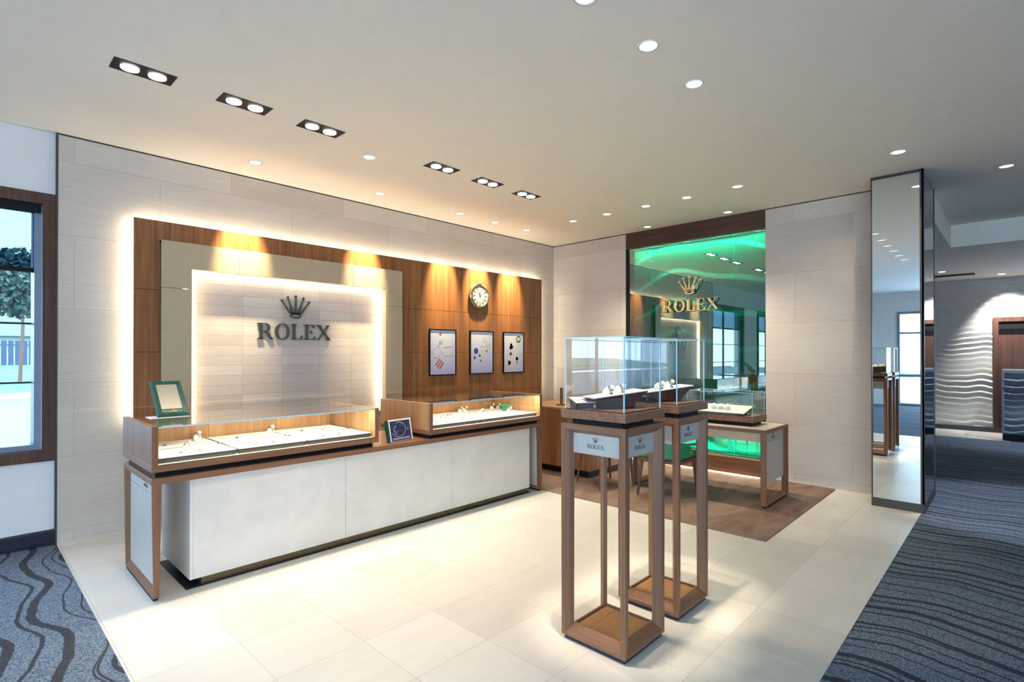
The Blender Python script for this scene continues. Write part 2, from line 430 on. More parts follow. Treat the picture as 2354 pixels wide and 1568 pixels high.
# left wall : stone cladding and painted window wall -------------------------
WY = 5.65
m = MB(); m.box(FX0, 7.2, WY, WY+.05, 0, CZ-.014)
struct(build('wall_left', m, 'stone'), 'pale limestone clad wall behind the counter', 'stone wall')
struct(bx('trim_1', FX0, FX1, WY+.004, WY+.05, CZ-.014, CZ, 'darkframe'), 'dark shadow gap at the ceiling over the left wall', 'trim')
struct(bx('trim_2', FX0-.012, FX0, WY-.004, WY+.05, 0, CZ, 'darkframe'), 'dark metal edge at the left end of the stone wall', 'trim')
NYW = 5.70                                   # painted wall plane
m = MB()
def holes_wall(m, a0, a1, z0, z1, holes, mk):
    x = a0
    for h0, h1, b, t in holes:
        mk(x, h0, z0, z1); mk(h0, h1, z0, b); mk(h0, h1, t, z1); x = h1
    mk(x, a1, z0, z1)
holes_wall(m, -8, .60, 0, CZ, [(-4.9, -2.85, .77, 2.75), (-1.58, .49, .77, 2.75)], lambda a, b, z0, z1: m.box(a, b, NYW, NYW+.22, z0, z1))
m.box(.60, 7.4, NYW, NYW+.22, 0, CZ)
struct(build('wall_north', m, 'paint'), 'pale grey painted wall with the window', 'wall')
m = MB(); prof = [(0, 0), (0, .012), (.018, .015), (.10, .018), (.106, .010), (.118, .008), (.12, 0)]
m.prism(prof, lambda p: (-8, NYW-p[1], p[0]), lambda p: (FX0-.012, NYW-p[1], p[0]))
struct(build('baseboard_left', m, 'baseboard'), 'dark moulded skirting under the window', 'baseboard')
def window(nm, x0, x1, lab):
    z0, z1 = .77, 2.75
    w = bpy.data.objects.new(nm, None); COL.objects.link(w); w.location = (x0, NYW, z0)
    struct(w, lab, 'window')
    frame4(w, ['casing']*4, ['dark_wood']*4, (x0-.09, NYW, z0-.09), X_, Z_, NY, x1-x0+.18, z1-z0+.18, [(0, 0), (0, .03), (.09, .03), (.09, -.06), (.075, -.06), (.075, 0)])
    frame4(w, ['sash']*4, ['grey_metal']*4, (x0, NYW, z0), X_, Z_, NY, x1-x0, z1-z0, [(0, -.05), (0, -.03), (.045, -.03), (.06, -.07), (.06, -.10), (0, -.10)])
    bx('pane', x0+.06, x1-.06, NYW+.085, NYW+.091, z0+.06, z1-.06, 'windowglass', w)
    for z in (1.79, 1.315): bx('glazing_bar', x0+.05, x1-.05, NYW+.075, NYW+.10, z-.008, z+.008, 'dark', w)
    bx('glazing_bar', x0+(x1-x0)*.55-.03, x0+(x1-x0)*.55+.03, NYW+.07, NYW+.10, z0+.05, z1-.05, 'dark', w)
    bx('shade_box', x0+.01, x1-.01, NYW+.005, NYW+.055, z1-.07, z1, 'black', w)
    bx('roller_shade', x0+.03, x1-.035, NYW+.046, NYW+.048, 2.225, z1-.07, 'shade', w)
    bx('shade_bar', x0+.03, x1-.03, NYW+.035, NYW+.055, 2.20, 2.235, 'black', w)
    for xx in (x0+.035, x1-.052): bx('shade_guide', xx, xx+.017, NYW+.04, NYW+.055, 2.235, z1-.07, 'black', w)
window('window_1', -1.58, .49, 'dark wood cased window at the left edge with a half lowered dark shade')
window('window_2', -4.9, -2.85, 'second dark cased window further along the left wall')
# right wall with the recess for the green glass ------------------------------
PX = 6.95; GY0, GY1 = 2.27, 4.26
m = MB()
m.box(PX, PX+.25, GY1, WY+.05, 0, CZ-.014); m.box(PX, PX+.25, .90, GY0, 0, CZ-.014)
struct(build('wall_right', m, 'stone'), 'pale limestone clad wall around the green glass panel', 'stone wall')
struct(bx('trim_3', PX+.006, PX+.25, .9, WY, CZ-.014, CZ, 'darkframe'), 'dark shadow gap at the ceiling over the right wall', 'trim')
m = MB(); m.box(PX+.25, 7.4, .68, 5.9, 0, CZ); m.box(7.4, 14.3, 2.5, 2.7, 0, CZ)
struct(build('wall_partition', m, 'paint'), 'plain wall behind the stone cladding', 'wall')
# far walls
m = MB()
holes_wall(m, -6, 5.9, 0, CZ, [(-5.0, -1.4, .1, 2.9), (-.9, 2.62, 0.0, 2.78)], lambda a, b, z0, z1: m.box(-6.62, -6.5, a, b, z0, z1) if z1 > z0 else None)
struct(build('wall_west', m, 'paint'), 'grey painted entrance wall', 'wall')
m = MB()
holes_wall(m, -6.6, 14.3, 0, CZ, [(-6., -1., .1, 2.9)], lambda a, b, z0, z1: m.box(a, b, -5.6, -5.4, z0, z1))
struct(build('wall_south', m, 'paint'), 'painted wall with an added tall window, out of view', 'wall')
for i, (a, b) in enumerate(((-6., -1.),)):  # added unseen window, lets in extra daylight
    w = bpy.data.objects.new('window_%d' % (i+3), None); COL.objects.link(w); w.location = (a, -5.4, .1); struct(w, 'tall window on the far side, added out of view for daylight', 'window')
    frame4(w, ['casing']*4, ['dark_wood']*4, (a, -5.4, .1), X_, Z_, Y_, b-a, 2.8, [(0, 0), (0, .03), (.09, .03), (.09, -.1), (0, -.1)])
    bx('pane', a+.08, b-.08, -5.5, -5.494, .18, 2.82, 'windowglass', w)
    for k in (1, 2): bx('mullion', a+(b-a)*k/3-.03, a+(b-a)*k/3+.03, -5.52, -5.46, .18, 2.82, 'grey_metal', w)
w = bpy.data.objects.new('window_4', None); COL.objects.link(w); w.location = (-6.5, -5., .1); struct(w, 'tall window beside the entrance doors, added out of view for daylight', 'window')  # added unseen window, sized to brighten the ceiling
frame4(w, ['casing']*4, ['dark_wood']*4, (-6.5, -5., .1), Y_, Z_, X_, 3.6, 2.8, [(0, 0), (0, .03), (.09, .03), (.09, -.1), (0, -.1)])
bx('pane', -6.56, -6.554, -4.92, -1.48, .18, 2.82, 'windowglass', w)
for k in (1, 2): bx('mullion', -6.58, -6.52, -5+1.2*k-.03, -5+1.2*k+.03, .18, 2.82, 'grey_metal', w)
# entrance doors
w = bpy.data.objects.new('door_1', None); COL.objects.link(w); w.location = (-6.5, .9, 0); struct(w, 'glazed entrance doors in a pale metal frame', 'door')
frame4(w, ['frame']*4, ['grey_metal']*4, (-6.5, -.9, 0), Y_, Z_, X_, 3.52, 2.78, [(0, .02), (.07, .02), (.07, -.1), (0, -.1)])
for y in (.2, 1.3, 2.0): bx('mullion', -6.58, -6.5, y-.03, y+.03, .05, 2.72, 'grey_metal', w)
bx('transom', -6.58, -6.5, -.85, 2.57, 2.12, 2.18, 'grey_metal', w)
bx('rail', -6.56, -6.51, -.85, 2.57, .85, .93, 'grey_metal', w)
bx('pane', -6.553, -6.547, -.85, 2.57, .05, 2.72, 'windowglass', w)
# back wall with wavy relief ---------------------------------------------------
def wave_h(y, z, k=1.):
    w = z + .022*sin(2*pi*y/.80+.6) + .008*sin(2*pi*y/.37+2*z) + .02*sin(3.1*z+1.7*y)
    t = (w*9.) % 1.
    a = .55+.45*sin(2.3*z*3+y*1.1+1.)
    return .036*k*a*(t if t < .72 else (1-t)/.28*.72)
def wavegrid(y0, y1, z0, z1, ny, nz, X, sgn=-1, k=1., back=.05):
    m = MB(); g = []
    for j in range(nz+1):
        z = z0+(z1-z0)*j/nz
        g.append([m.b.verts.new((X+sgn*wave_h(y0+(y1-y0)*i/ny, z, k), y0+(y1-y0)*i/ny, z)) for i in range(ny+1)])
    for j in range(nz):
        for i in range(ny): m.b.faces.new((g[j][i], g[j][i+1], g[j+1][i+1], g[j+1][i]))
    return m
BX = 14.07
M['wavewall'] = plain('pale_grey_relief', (.50, .49, .46), .6, var=.02)
M['wavedark'] = plain('dark_blue_grey_relief', (.17, .19, .24), .45, var=.04)
m = wavegrid(.36, 2.5, .10, SZ, 110, 420, BX); m.box(BX, 14.3, .36, 2.6, 0, SZ)
struct(build('wall_back', m, 'wavewall', smooth=True), 'pale grey wall panelling with carved wavy horizontal ridges', 'relief wall')
m = wavegrid(-2.4, .36, 2.30, SZ, 120, 110, BX); m.box(BX, 14.3, -6, .36, 2.25, SZ); m.box(BX, 14.3, -6, -2.4, 0, 2.25)
struct(build('wall_back', m, 'wavewall', smooth=True), 'wavy relief wall above the wooden doorway', 'relief wall')
struct(bx('baseboard_back', BX-.03, BX, .36, 2.5, 0, .085, 'baseboard'), 'dark skirting under the wavy wall', 'baseboard')
w = bpy.data.objects.new('door_2', None); COL.objects.link(w); w.location = (BX, -.5, 0); struct(w, 'dark wooden doorway in the wavy wall', 'door')
frame4(w, ['casing']*4, ['dark_wood']*4, (BX, -1.5, 0), Y_, Z_, NX, 1.86, 2.25, [(0, 0), (0, .04), (.085, .04), (.085, -.06), (0, -.06)])
bx('door_panel', BX+.05, BX+.09, -1.45, .30, .05, 2.2, 'dark_wood', w)
bx('blind_box', BX-.01, BX+.05, -1.43, .275, 2.02, 2.165, 'black', w)
# mirrored column --------------------------------------------------------------
CX0, CX1, CY0, CY1 = 6.47, 7.40, .66, 1.09
col = thing('mirrored_column', (6.93, .875, 0), 'tall square column clad in mirror with dark bronze edges', 'column')
bx('core', CX0+.012, CX1, CY0+.012, CY1, 0, CZ-.001, 'darkframe', col)
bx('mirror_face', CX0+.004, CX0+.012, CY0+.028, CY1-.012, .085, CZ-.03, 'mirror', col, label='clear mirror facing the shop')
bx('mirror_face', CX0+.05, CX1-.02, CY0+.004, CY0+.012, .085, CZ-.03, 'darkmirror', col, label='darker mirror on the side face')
frame4(col, ['edge_trim']*4, ['darkframe']*4, (CX0, CY1, 0), NY, Z_, NX, CY1-CY0, CZ-.002, [(0, -.02), (0, 0), (.012, 0), (.012, -.02)])
bx('plinth', CX0-.001, CX0+.012, CY0, CY1, 0, .085, 'darkframe', col)
bx('plinth', CX0, CX1, CY0-.001, CY0+.012, 0, .085, 'darkframe', col)
bx('edge_trim', CX0, CX0+.05, CY0-.001, CY0+.014, .085, CZ-.002, 'darkframe', col)
bx('edge_trim', CX0+.0, CX0+.012, CY0, CY0+.03, .085, CZ-.002, 'darkframe', col)
bx('edge_trim', CX1-.02, CX1, CY0-.001, CY0+.012, .085, CZ-.002, 'darkframe', col)
# ================================================================ FEATURE WALL (left)
PY = 5.55
fw = thing('wood_feature_panel', (3.8, PY, 1.0), 'large backlit walnut wall panel behind the long counter', 'wall panel')
cols = [1.072, 1.345, 2.528, 3.71, 4.492, 4.973, 5.494, 5.866, 6.522]
rows = [.90, 1.00, 1.562, 2.115, 2.735]
m = MB(); g = .002
NX0, NX1, NZ1 = 1.505, 3.573, 2.322
for i in range(len(cols)-1):
    for j in range(len(rows)-1):
        x0, x1, z0, z1 = cols[i]+g, cols[i+1]-g, rows[j]+g, rows[j+1]-g
        if x0 < 3.6 and z0 < 2.2 and x1 > NX0+.1:
            if i == 3: m.box(NX1+.12, x1, PY, PY+.02, z0, z1)
            if j == 3: m.box(x0, x1 if i < 3 else NX1+.119, PY, PY+.02, 2.42, z1)
            continue
        m.box(x0, x1, PY, PY+.02, z0, z1)
m.mi = 1; m.box(1.078, 1.45, PY+.015, PY+.03, .9, 2.73); m.box(3.70, 6.516, PY+.015, PY+.03, .9, 2.73); m.box(1.078, 6.516, PY+.015, PY+.03, 2.40, 2.73)
build('panelling', m, ['panel', 'dark_wood'], fw, bevel=.0008)
# taupe inverted-U surround and its jambs
m = MB(); TY = 5.49
U0, U1, UZ = 1.264, 3.808, 2.558
for a, b, c, d in ((U0, NX0, .9, 2.134), (U0, 1.916, NZ1, UZ), (U0, NX0, 2.138, NZ1), (1.920, 3.139, NZ1, UZ), (3.143, U1, NZ1, UZ), (NX1, U1, 2.124, NZ1), (NX1, U1, .9, 2.12)):
    m.box(a, b, TY, TY+.012, c, d)
build('surround', m, 'taupe', fw, bevel=.0008)['label'] = 'taupe lacquered surround'
m = MB()
m.box(U0, U0+.02, TY+.001, PY, .9, UZ-.001); m.box(U1-.02, U1, TY+.001, PY, .9, UZ-.001); m.box(U0, U1, TY+.001, PY, UZ-.02, UZ-.001)
build('surround_edge', m, 'wood_z', fw)
m = MB()
m.box(NX0-.012, NX0, TY+.012, 5.575, .9, NZ1+.012); m.box(NX1, NX1+.012, TY+.012, 5.575, .9, NZ1+.012); m.box(NX0, NX1, TY+.012, 5.575, NZ1, NZ1+.012)
build('niche_jamb', m, 'taupe', fw)
bx('tile_backing', NX0-.09, NX1+.09, 5.62, 5.635, .85, NZ1+.09, 'niche', fw, label='back of niche in long pale tiles')
# LED tape behind panel and niche (lamps of the place)
ledp = 30.
def tape(p0, p1, D, power, parent, color=WARM2, w=.02, name='led_tape'):
    """strip light between two points shining along D; power in watts per metre"""
    p0, p1 = Vector(p0), Vector(p1); xa = (p1-p0).normalized(); L = (p1-p0).length
    D = Vector(D); D = (D-xa*D.dot(xa)).normalized(); za = -D; ya = za.cross(xa)
    o = light('AREA', name, (p0+p1)/2, power*L, color, parent, None, shape='RECTANGLE', size=L, size_y=w)
    o.rotation_euler = Matrix((xa, ya, za)).transposed().to_euler(); return o
def ledstrip(x0, z0, x1, z1, y, d, power, parent): tape((x0, y, z0), (x1, y, z1), d, power, parent)
ledstrip(1.09, .95, 1.09, 2.72, PY+.05, (-1, .35, 0), .6, fw)
ledstrip(6.50, .95, 6.50, 2.72, PY+.05, (1, .35, 0), .6, fw)
ledstrip(1.09, 2.715, 6.50, 2.715, PY+.05, (0, .35, 1), .5, fw)
ledstrip(NX0-.035, .9, NX0-.035, NZ1, 5.597, (1, .35, 0), 1.2, fw)
ledstrip(NX1+.035, .9, NX1+.035, NZ1, 5.597, (-1, .35, 0), 1.2, fw)
ledstrip(NX0, NZ1+.035, NX1, NZ1+.035, 5.597, (0, .35, -1), 1.15, fw)
sg = thing('wall_sign', (2.52, 5.62, 1.69), 'silver crown and brand lettering on the pale tiled niche', 'sign')
sign(sg, (2.525, 5.619, 1.697), X_, Z_, NY, .79, .022, 'silver', each=True, crown_gap=.40)
# clock
ck = thing('wall_clock', (5.127, PY, 2.36), 'round white wall clock with a gold rim and crown-topped dial', 'clock')
mt = Matrix.Translation((5.127, PY, 2.362)) @ Matrix.Rotation(pi/2, 4, 'X')
def flut(m):
    for v in m.b.verts: pass
build('case', MB().lathe([(0.001, 0), (.165, 0), (.178, .02), (.180, .035), (.172, .048), (.150, .055), (.144, .050), (.144, .040), (.001, .040)], 64, mt), 'gold', ck, smooth=True)
m = MB()
for k in range(60):
    a = 2*pi*k/60; r0, r1 = .150, .171
    m.prism([(r0*cos(a-.03), r0*sin(a-.03)), (r1*cos(a-.03), r1*sin(a-.03)), (r1*cos(a+.02), r1*sin(a+.02)), (r0*cos(a+.02), r0*sin(a+.02))],
            lambda p: (5.127+p[0], PY-.046, 2.362+p[1]), lambda p: (5.127+p[0], PY-.057, 2.362+p[1]))
build('bezel', m, 'silver', ck)
m = MB().lathe([(.001, .0405), (.1435, .0405), (.1435, .043), (.001, .043)], 48, mt)
build('dial', m, plain('clock_dial_white', (.34, .34, .34), .5, var=.01), ck)
m = MB()
for k in range(12):
    a = 2*pi*k/12; c_, s_ = sin(a), cos(a); r0, r1, w_ = .095, .130, .008
    m = MB(); m.prism([(r0*c_-w_*s_, r0*s_+w_*c_), (r1*c_-w_*s_, r1*s_+w_*c_), (r1*c_+w_*s_, r1*s_-w_*c_), (r0*c_+w_*s_, r0*s_-w_*c_)], lambda p: (5.127+p[0], PY-.043, 2.362+p[1]), lambda p: (5.127+p[0], PY-.046, 2.362+p[1])); build('hour_marker', m, 'ink', ck)
for a, L_, w_ in ((-4, .07, .009), (-22, .105, .006)):
    a = radians(a); c_, s_ = sin(a), cos(a)
    m = MB(); m.prism([(-.015*c_-w_*s_, -.015*s_+w_*c_), (L_*c_, L_*s_), (-.015*c_+w_*s_, -.015*s_-w_*c_)], lambda p: (5.127+p[0], PY-.047, 2.362+p[1]), lambda p: (5.127+p[0], PY-.049, 2.362+p[1]))
    build('hand', m, 'ink', ck)
# three framed pictures
def soft(name, a, b):
    t = NT(name); s = t.sep(t.coord())
    f = t.n('MapRange', {0: s[2], 1: 0., 2: .6}).outputs[0]
    return t.pbr(t.ramp(f, [(0, a), (1, b)]), .3)
M['print'] = soft('lavender_print_paper', (.40, .40, .62), (.62, .64, .72))
M['p_beige'] = plain('print_beige', (.62, .50, .36), .4); M['p_red'] = plain('print_red', (.42, .12, .08), .4); M['p_blue'] = plain('print_blue', (.06, .08, .36), .4)
M['p_grey'] = plain('print_grey', (.55, .54, .56), .4); M['p_dark'] = plain('print_dark', (.12, .11, .13), .4)
PM = ['p_beige', 'p_red', 'p_blue', 'p_grey', 'p_dark']
def picture(x0, x1, lab, art):
    t = thing('picture_frame', ((x0+x1)/2, PY, 1.256), lab, 'picture', 'framed watch pictures')
    frame4(t, ['frame']*4, ['black']*4, (x0, PY, 1.256), X_, Z_, NY, x1-x0, .613, [(0, 0), (0, .022), (.014, .022), (.014, .0)])
    pr_ = bx('print', x0+.013, x1-.013, PY-.012, PY-.002, 1.268, 1.857, 'print', t)
    w = x1-x0-.03; h = .585
    for kind, cx, cy, r, ang, mi in art:
        m = MB(); m.mi = mi; X0, Z0 = x0+.015+cx*w, 1.268+cy*h; a = radians(ang)
        f = lambda p, d: (X0+p[0]*cos(a)-p[1]*sin(a), PY-d, Z0+p[0]*sin(a)+p[1]*cos(a))
        if kind == 'ring': polys = ellring(0, 0, r, r, r*.72, r*.72, n=20)
        elif kind == 'disc': polys = [[(r*cos(2*pi*k/16), r*sin(2*pi*k/16)) for k in range(16)]]
        elif kind == 'strap': polys = [R4(-r*.22, r*.22, -r, -r*.4), R4(-r*.22, r*.22, r*.4, r)]+[[(r*.42*cos(2*pi*k/14), r*.42*sin(2*pi*k/14)) for k in range(14)]]
        elif kind == 'square': polys = [R4(-r, r, -r*.9, -r*.78), R4(-r, r, r*.78, r*.9), R4(-r, -r*.85, -r*.9, r*.9), R4(r*.85, r, -r*.9, r*.9)]
        else: polys = [R4(-r, -r*.6, -r, r), R4(-r*.3, r*.1, -r, r), R4(r*.4, r*.8, -r, r)]
        for q in polys: m.prism(q, lambda p: f(p, .0118), lambda p: f(p, .0135))
        build('drawing', m, PM, pr_)
picture(4.256, 4.71, 'leftmost of three framed prints, with a red striped sketch at the bottom', [('disc', .40, .92, .02, 0, 1), ('strap', .45, .74, .055, -50, 0), ('ring', .40, .73, .02, 0, 1), ('square', .27, .52, .07, 32, 3), ('square', .70, .53, .07, 5, 0), ('disc', .82, .50, .014, 0, 0), ('bars', .38, .24, .055, -38, 1)])
picture(4.963, 5.42, 'middle of three framed prints, with a dark blue disc', [('disc', .24, .54, .042, 0, 2), ('ring', .24, .54, .024, 0, 3), ('disc', .18, .38, .022, 0, 2), ('ring', .50, .61, .04, 0, 0), ('strap', .50, .46, .075, -40, 3), ('disc', .40, .43, .02, 0, 4), ('strap', .80, .70, .05, -45, 0), ('ring', .58, .82, .03, 0, 3), ('strap', .65, .72, .05, -30, 3), ('disc', .72, .54, .016, 0, 1), ('disc', .45, .30, .016, 0, 4)])
picture(5.625, 6.08, 'rightmost of three framed prints, with four cream watch heads', [('disc', .74, .85, .05, 0, 0), ('ring', .74, .85, .05, 0, 3), ('strap', .38, .62, .10, 5, 0), ('disc', .36, .66, .045, 0, 0), ('disc', .34, .47, .025, 0, 4), ('strap', .68, .36, .08, -35, 0), ('disc', .66, .34, .03, 0, 3), ('strap', .30, .22, .09, 40, 0), ('disc', .27, .24, .035, 0, 3), ('disc', .68, .25, .015, 0, 4)])
# ================================================================ GREEN GLASS PANEL (right)
gp = thing('green_glass_panel', (PX, 3.26, 0), 'tall dark green glass wall panel lit green at top and bottom', 'wall panel')
bx("lintel", PX, PX+.24, GY0, GY1, 3.105, CZ-.014, 'dark_wood_x', gp, label='dark wooden band above the glass')
bx('jamb', PX, PX+.17, GY1-.055, GY1, .2, 3.105, 'black', gp)
bx('jamb', PX+.02, PX+.17, GY0, GY0+.004, .2, 3.105, 'black', gp)
for a, b in ((GY0+.004, 2.66), (2.664, 3.836), (3.84, GY1-.055)):
    bx('glass_pane', PX+.012, PX+.018, a, b, .22, 3.105, 'greenglass', gp)
M['greenwave'] = plain('green_wave_backing', (.02, .36, .285), .35, var=.05)
def gw(y, z):
    p = z*2.3 + .30*sin(2.6*y+.9+.5*z) + .10*sin(5.7*y-1.3*z)
    t = p % 1.
    return .034*(t if t < .85 else (1-t)/.15*.85)
m = MB(); g_ = []
for j in range(241):
    z = .2+2.92*j/240
    g_.append([m.b.verts.new((PX+.165-gw(GY0+1.99*i/130, z), GY0+1.99*i/130, z)) for i in range(131)])
for j in range(240):
    for i in range(130): m.b.faces.new((g_[j][i], g_[j][i+1], g_[j+1][i+1], g_[j+1][i]))
m.box(PX+.17, PX+.245, GY0, GY1, .0, 3.13)
build('wavy_backing', m, 'greenwave', gp, smooth=True)
bx('plinth', PX-.10, PX+.16, GY0+.03, GY1, .022, .22, 'wood_y', gp)
GC = (0.0, .80, .62)
tape((PX+.06, 2.30, 3.095), (PX+.06, 4.20, 3.095), (.05, 0, -1), 5, gp, GC, .03, 'green_led_tape')
tape((PX+.06, 2.30, .232), (PX+.06, 4.20, .232), (.05, 0, 1), 4, gp, GC, .03, 'green_led_tape')
tape((PX-.085, 2.32, .020), (PX-.085, 4.20, .020), (-.6, 0, -1), 2.5, gp, WARM2, .02, 'plinth_led_tape')
sg = thing('wall_sign', (PX, 3.24, 2.13), 'gold crown and brand lettering on the dark green glass', 'sign')
sign(sg, (PX-.028, 3.24, 2.125), NY, Z_, NX, .80, .026, 'gold', each=True, crown_gap=.40)
# ================================================================ RUG
tag(bx('area_rug', 4.60, 6.90, 1.509, 5.3, .0005, .012, 'rug'), 'taupe brown rug under the desk and chairs', 'rug')
# ================================================================ LONG COUNTER
TX0, TX1, TY0, TY1, TZ = .850, 4.597, 3.90, 4.69, .765
ct = thing('display_counter', ((TX0+TX1)/2, (TY0+TY1)/2, 0), 'long walnut framed counter with a pale stone front, left side of the shop', 'counter')
bx('worktop', TX0, TX1, TY0, TY1, TZ-.04, TZ, 'wood_x', ct, bevel=.002)
EP = [(0, 0), (0, .055), (.012, .055), (.050, .018), (.050, 0)]
def end_frame(x_out, x_in, sgn, par, y0, y1, ztop, zbot, mats=('wood_y', 'wood_z', 'wood_y', 'wood_z'), taper=(.012, .012), names=('foot_rail', 'leg', 'top_rail', 'leg')):
    H = ztop-zbot
    def fn(p):
        t = (p.x-x_in)/(x_out-x_in); k = (ztop-p.z)/H
        lo = x_in+sgn*taper[1]*k; hi = x_out-sgn*taper[0]*k
        return Vector((lo+(hi-lo)*t, p.y, p.z))
    if sgn < 0: frame4(par, names, mats, (x_in, y0, zbot), Y_, Z_, (-1, 0, 0), y1-y0, H, EP, fn, .0015)
    else: frame4(par, names, mats, (x_in, y0, zbot), Y_, Z_, (1, 0, 0), y1-y0, H, EP, fn, .0015)
end_frame(TX0+.0008, TX0+.055, -1, ct, TY0+.0008, TY1-.0008, TZ-.002, .016)
end_frame(TX1-.0008, TX1-.055, 1, ct, TY0+.0008, TY1-.0008, TZ-.002, .016)
for x0, x1, nx, xo in ((TX0+.034, TX0+.052, NX, TX0+.034), (TX1-.052, TX1-.034, X_, TX1-.034)):
    p1 = bx('end_panel', x0, x1, TY0+.045, TY1-.045, .640, TZ-.043, 'plate', ct, label='pale upper end panel with tiny brand mark')
    bx('end_panel', x0, x1, TY0+.045, TY1-.045, .055, .637, 'plate', ct)
    if nx == NX: sign(p1, (xo, 4.20, .662), NY, Z_, NX, .10, .0015, 'ink')
for x in (TX0+.014, TX1-.040): bx('foot_plinth', x, x+.026, TY0+.02, TY1-.02, 0, .017, 'black', ct)
BXX0, BXX1, BY0 = 1.075, 4.430, 3.95
bx('carcass', BXX0+.001, BXX1-.001, BY0+.02, 4.62, .055, TZ-.042, 'taupe', ct)
bx('side_panel', BXX0, BXX0+.018, BY0, 4.62, .056, TZ-.046, 'counterstone', ct)
bx('side_panel', BXX1-.018, BXX1, BY0, 4.62, .056, TZ-.046, 'counterstone', ct)
for a, b in ((BXX0+.019, 2.194), (2.197, 3.314), (3.317, BXX1-.019)): bx('front_panel', a, b, BY0, BY0+.018, .056, TZ-.046, 'counterstone', ct, bevel=.001)
bx('kick_plinth', 1.15, 4.40, BY0+.02, 4.55, .004, .055, 'bronze', ct)
bx('shade_plate', 1.052, 4.44, BY0-.004, 4.62, 0, .005, 'dark', ct)  # thin dark sheet put in as the shade under the box
def rb(name, x0, x1, y0, y1, z0, z1, mat, par, **k): return bx(name, x0, x1, y0, y1, z0, z1, mat, par, **k)
def showcase(x0, x1, y0, y1, lab):
    t = thing('counter_showcase', ((x0+x1)/2, (y0+y1)/2, TZ), lab, 'display case', 'showcases on the long counter')
    rb('spacer', x0+.03, x1-.03, y0+.05, y1-.03, TZ, .803, 'black', t)
    rb('base', x0, x1, y0, y1, .803, .843, 'wood_x', t, bevel=.0015)
    for a in (x0, x1-.035): 
        m = MB(); m.box(a, a+.035, y0, y0+.004, .843, 1.09); m.box(a, a+.035, y1-.004, y1, .843, 1.09); m.mi = 1; m.box(a+.0005, a+.0345, y0+.004, y1-.004, .843, 1.0895)
        build('side_panel', m, ['wood_z', 'oak_z'] if a > x0 or x0 > 2 else ['wood_z', 'wood_z'], t)
    m = MB(); n = 3
    for k in range(n): m.box(x0+.036+(x1-x0-.072)*k/n+.001, x0+.036+(x1-x0-.072)*(k+1)/n-.001, y1-.035, y1-.017, .843, 1.072)
    build('back_panel', m, 'oak_z', t)
    rb('floor_liner', x0+.036, x1-.036, y0+.02, y1-.036, .843, .847, 'traytop', t)
    rb('front_glass', x0+.036, x1-.036, y0+.006, y0+.012, .844, 1.076, 'glass', t)
    rb('top_glass', x0+.036, x1-.036, y0+.002, y1-.012, 1.078, 1.088, 'topglass', t)
    rb('glass_edge', x0+.036, x1-.036, y0, y0+.002, 1.078, 1.088, 'edge', t)
    rb('front_channel', x0+.036, x1-.036, y0+.001, y0+.006, .843, .849, 'bronze', t)
    tape((x0+.05, y0+.018, 1.07), (x1-.05, y0+.018, 1.07), (0, .75, -1), 1.5, t, WARM2, .008)
showcase(.850, 2.470, 3.90, 4.71, 'left showcase on the long counter, six trays and a framed mirror on top')
showcase(2.995, 4.570, 3.885, 4.70, 'right showcase on the long counter, beside the clock and prints')
# watches ----------------------------------------------------------------------
def watch_build(cushion, lab, grp):
    t = thing('wristwatch', (0, 0, 0), lab, 'watch', grp)
    if cushion:
        m = MB().lathe([(.001, 0), (.030, 0), (.033, .012), (.029, .03), (.015, .040), (.001, .041)], 20); m.xf(lambda p: Vector((p.x, p.y*.72, p.z)))
        build('cushion', m, 'cream', t, smooth=True)
    # bracelet : upright loop leaning back, case on its front
    A = Matrix.Translation((0, -.004, .030)) @ Matrix.Rotation(radians(90-22), 4, 'X')
    m = MB(); R_, n = .027, 26
    pr = [(-.0085, R_-.0014), (.0085, R_-.0014), (.0085, R_+.0014), (-.0085, R_+.0014)]
    ring = []
    for k in range(n):
        a = 2*pi*k/n; ring.append([m.b.verts.new(Vector((u, -r*cos(a)*.92, .031+r*sin(a)))) for u, r in pr])
    for k in range(n):
        for q in range(4): m.b.faces.new((ring[k][q], ring[k][(q+1) % 4], ring[(k+1) % n][(q+1) % 4], ring[(k+1) % n][q]))
    build('bracelet', m, 'steel', t)
    B = Matrix.Translation((0, -.0205, .050)) @ Matrix.Rotation(radians(48), 4, 'X')
    build('case', MB().lathe([(.001, 0), (.0165, 0), (.0185, .003), (.0175, .008), (.001, .0085)], 22, B), 'steel', t, smooth=True)
    build('dial', MB().lathe([(.001, .0086), (.0145, .0086), (.0145, .0094), (.001, .0094)], 20, B), 'whitebase', t)
    return t
W0 = watch_build(True, 'steel wristwatch standing on the front left tray of the left showcase', 'watches in the left showcase')
W0.location = (1.105, 4.12, .8855); W0.rotation_euler = (0, 0, .5)
def watch(x, y, z, rz, lab, grp, sc=1.):
    w = copy_tree(W0); w.location = (x, y, z); w.rotation_euler = (0, 0, rz); w['label'] = lab; w['group'] = grp; w.scale = (sc,)*3; return w
G1, G2 = 'watches in the left showcase', 'watches in the right showcase'
watch(1.175, 4.22, .8855, .3, 'steel wristwatch just behind another on the front left tray, left showcase', G1)
watch(1.30, 4.60, .8855, .4, 'wristwatch alone on the back left tray of the left showcase', G1)
watch(1.83, 4.53, .8855, .3, 'wristwatch alone on the back middle tray of the left showcase', G1)
watch(2.09, 4.10, .8855, .3, 'wristwatch alone on the front right tray of the left showcase', G1)
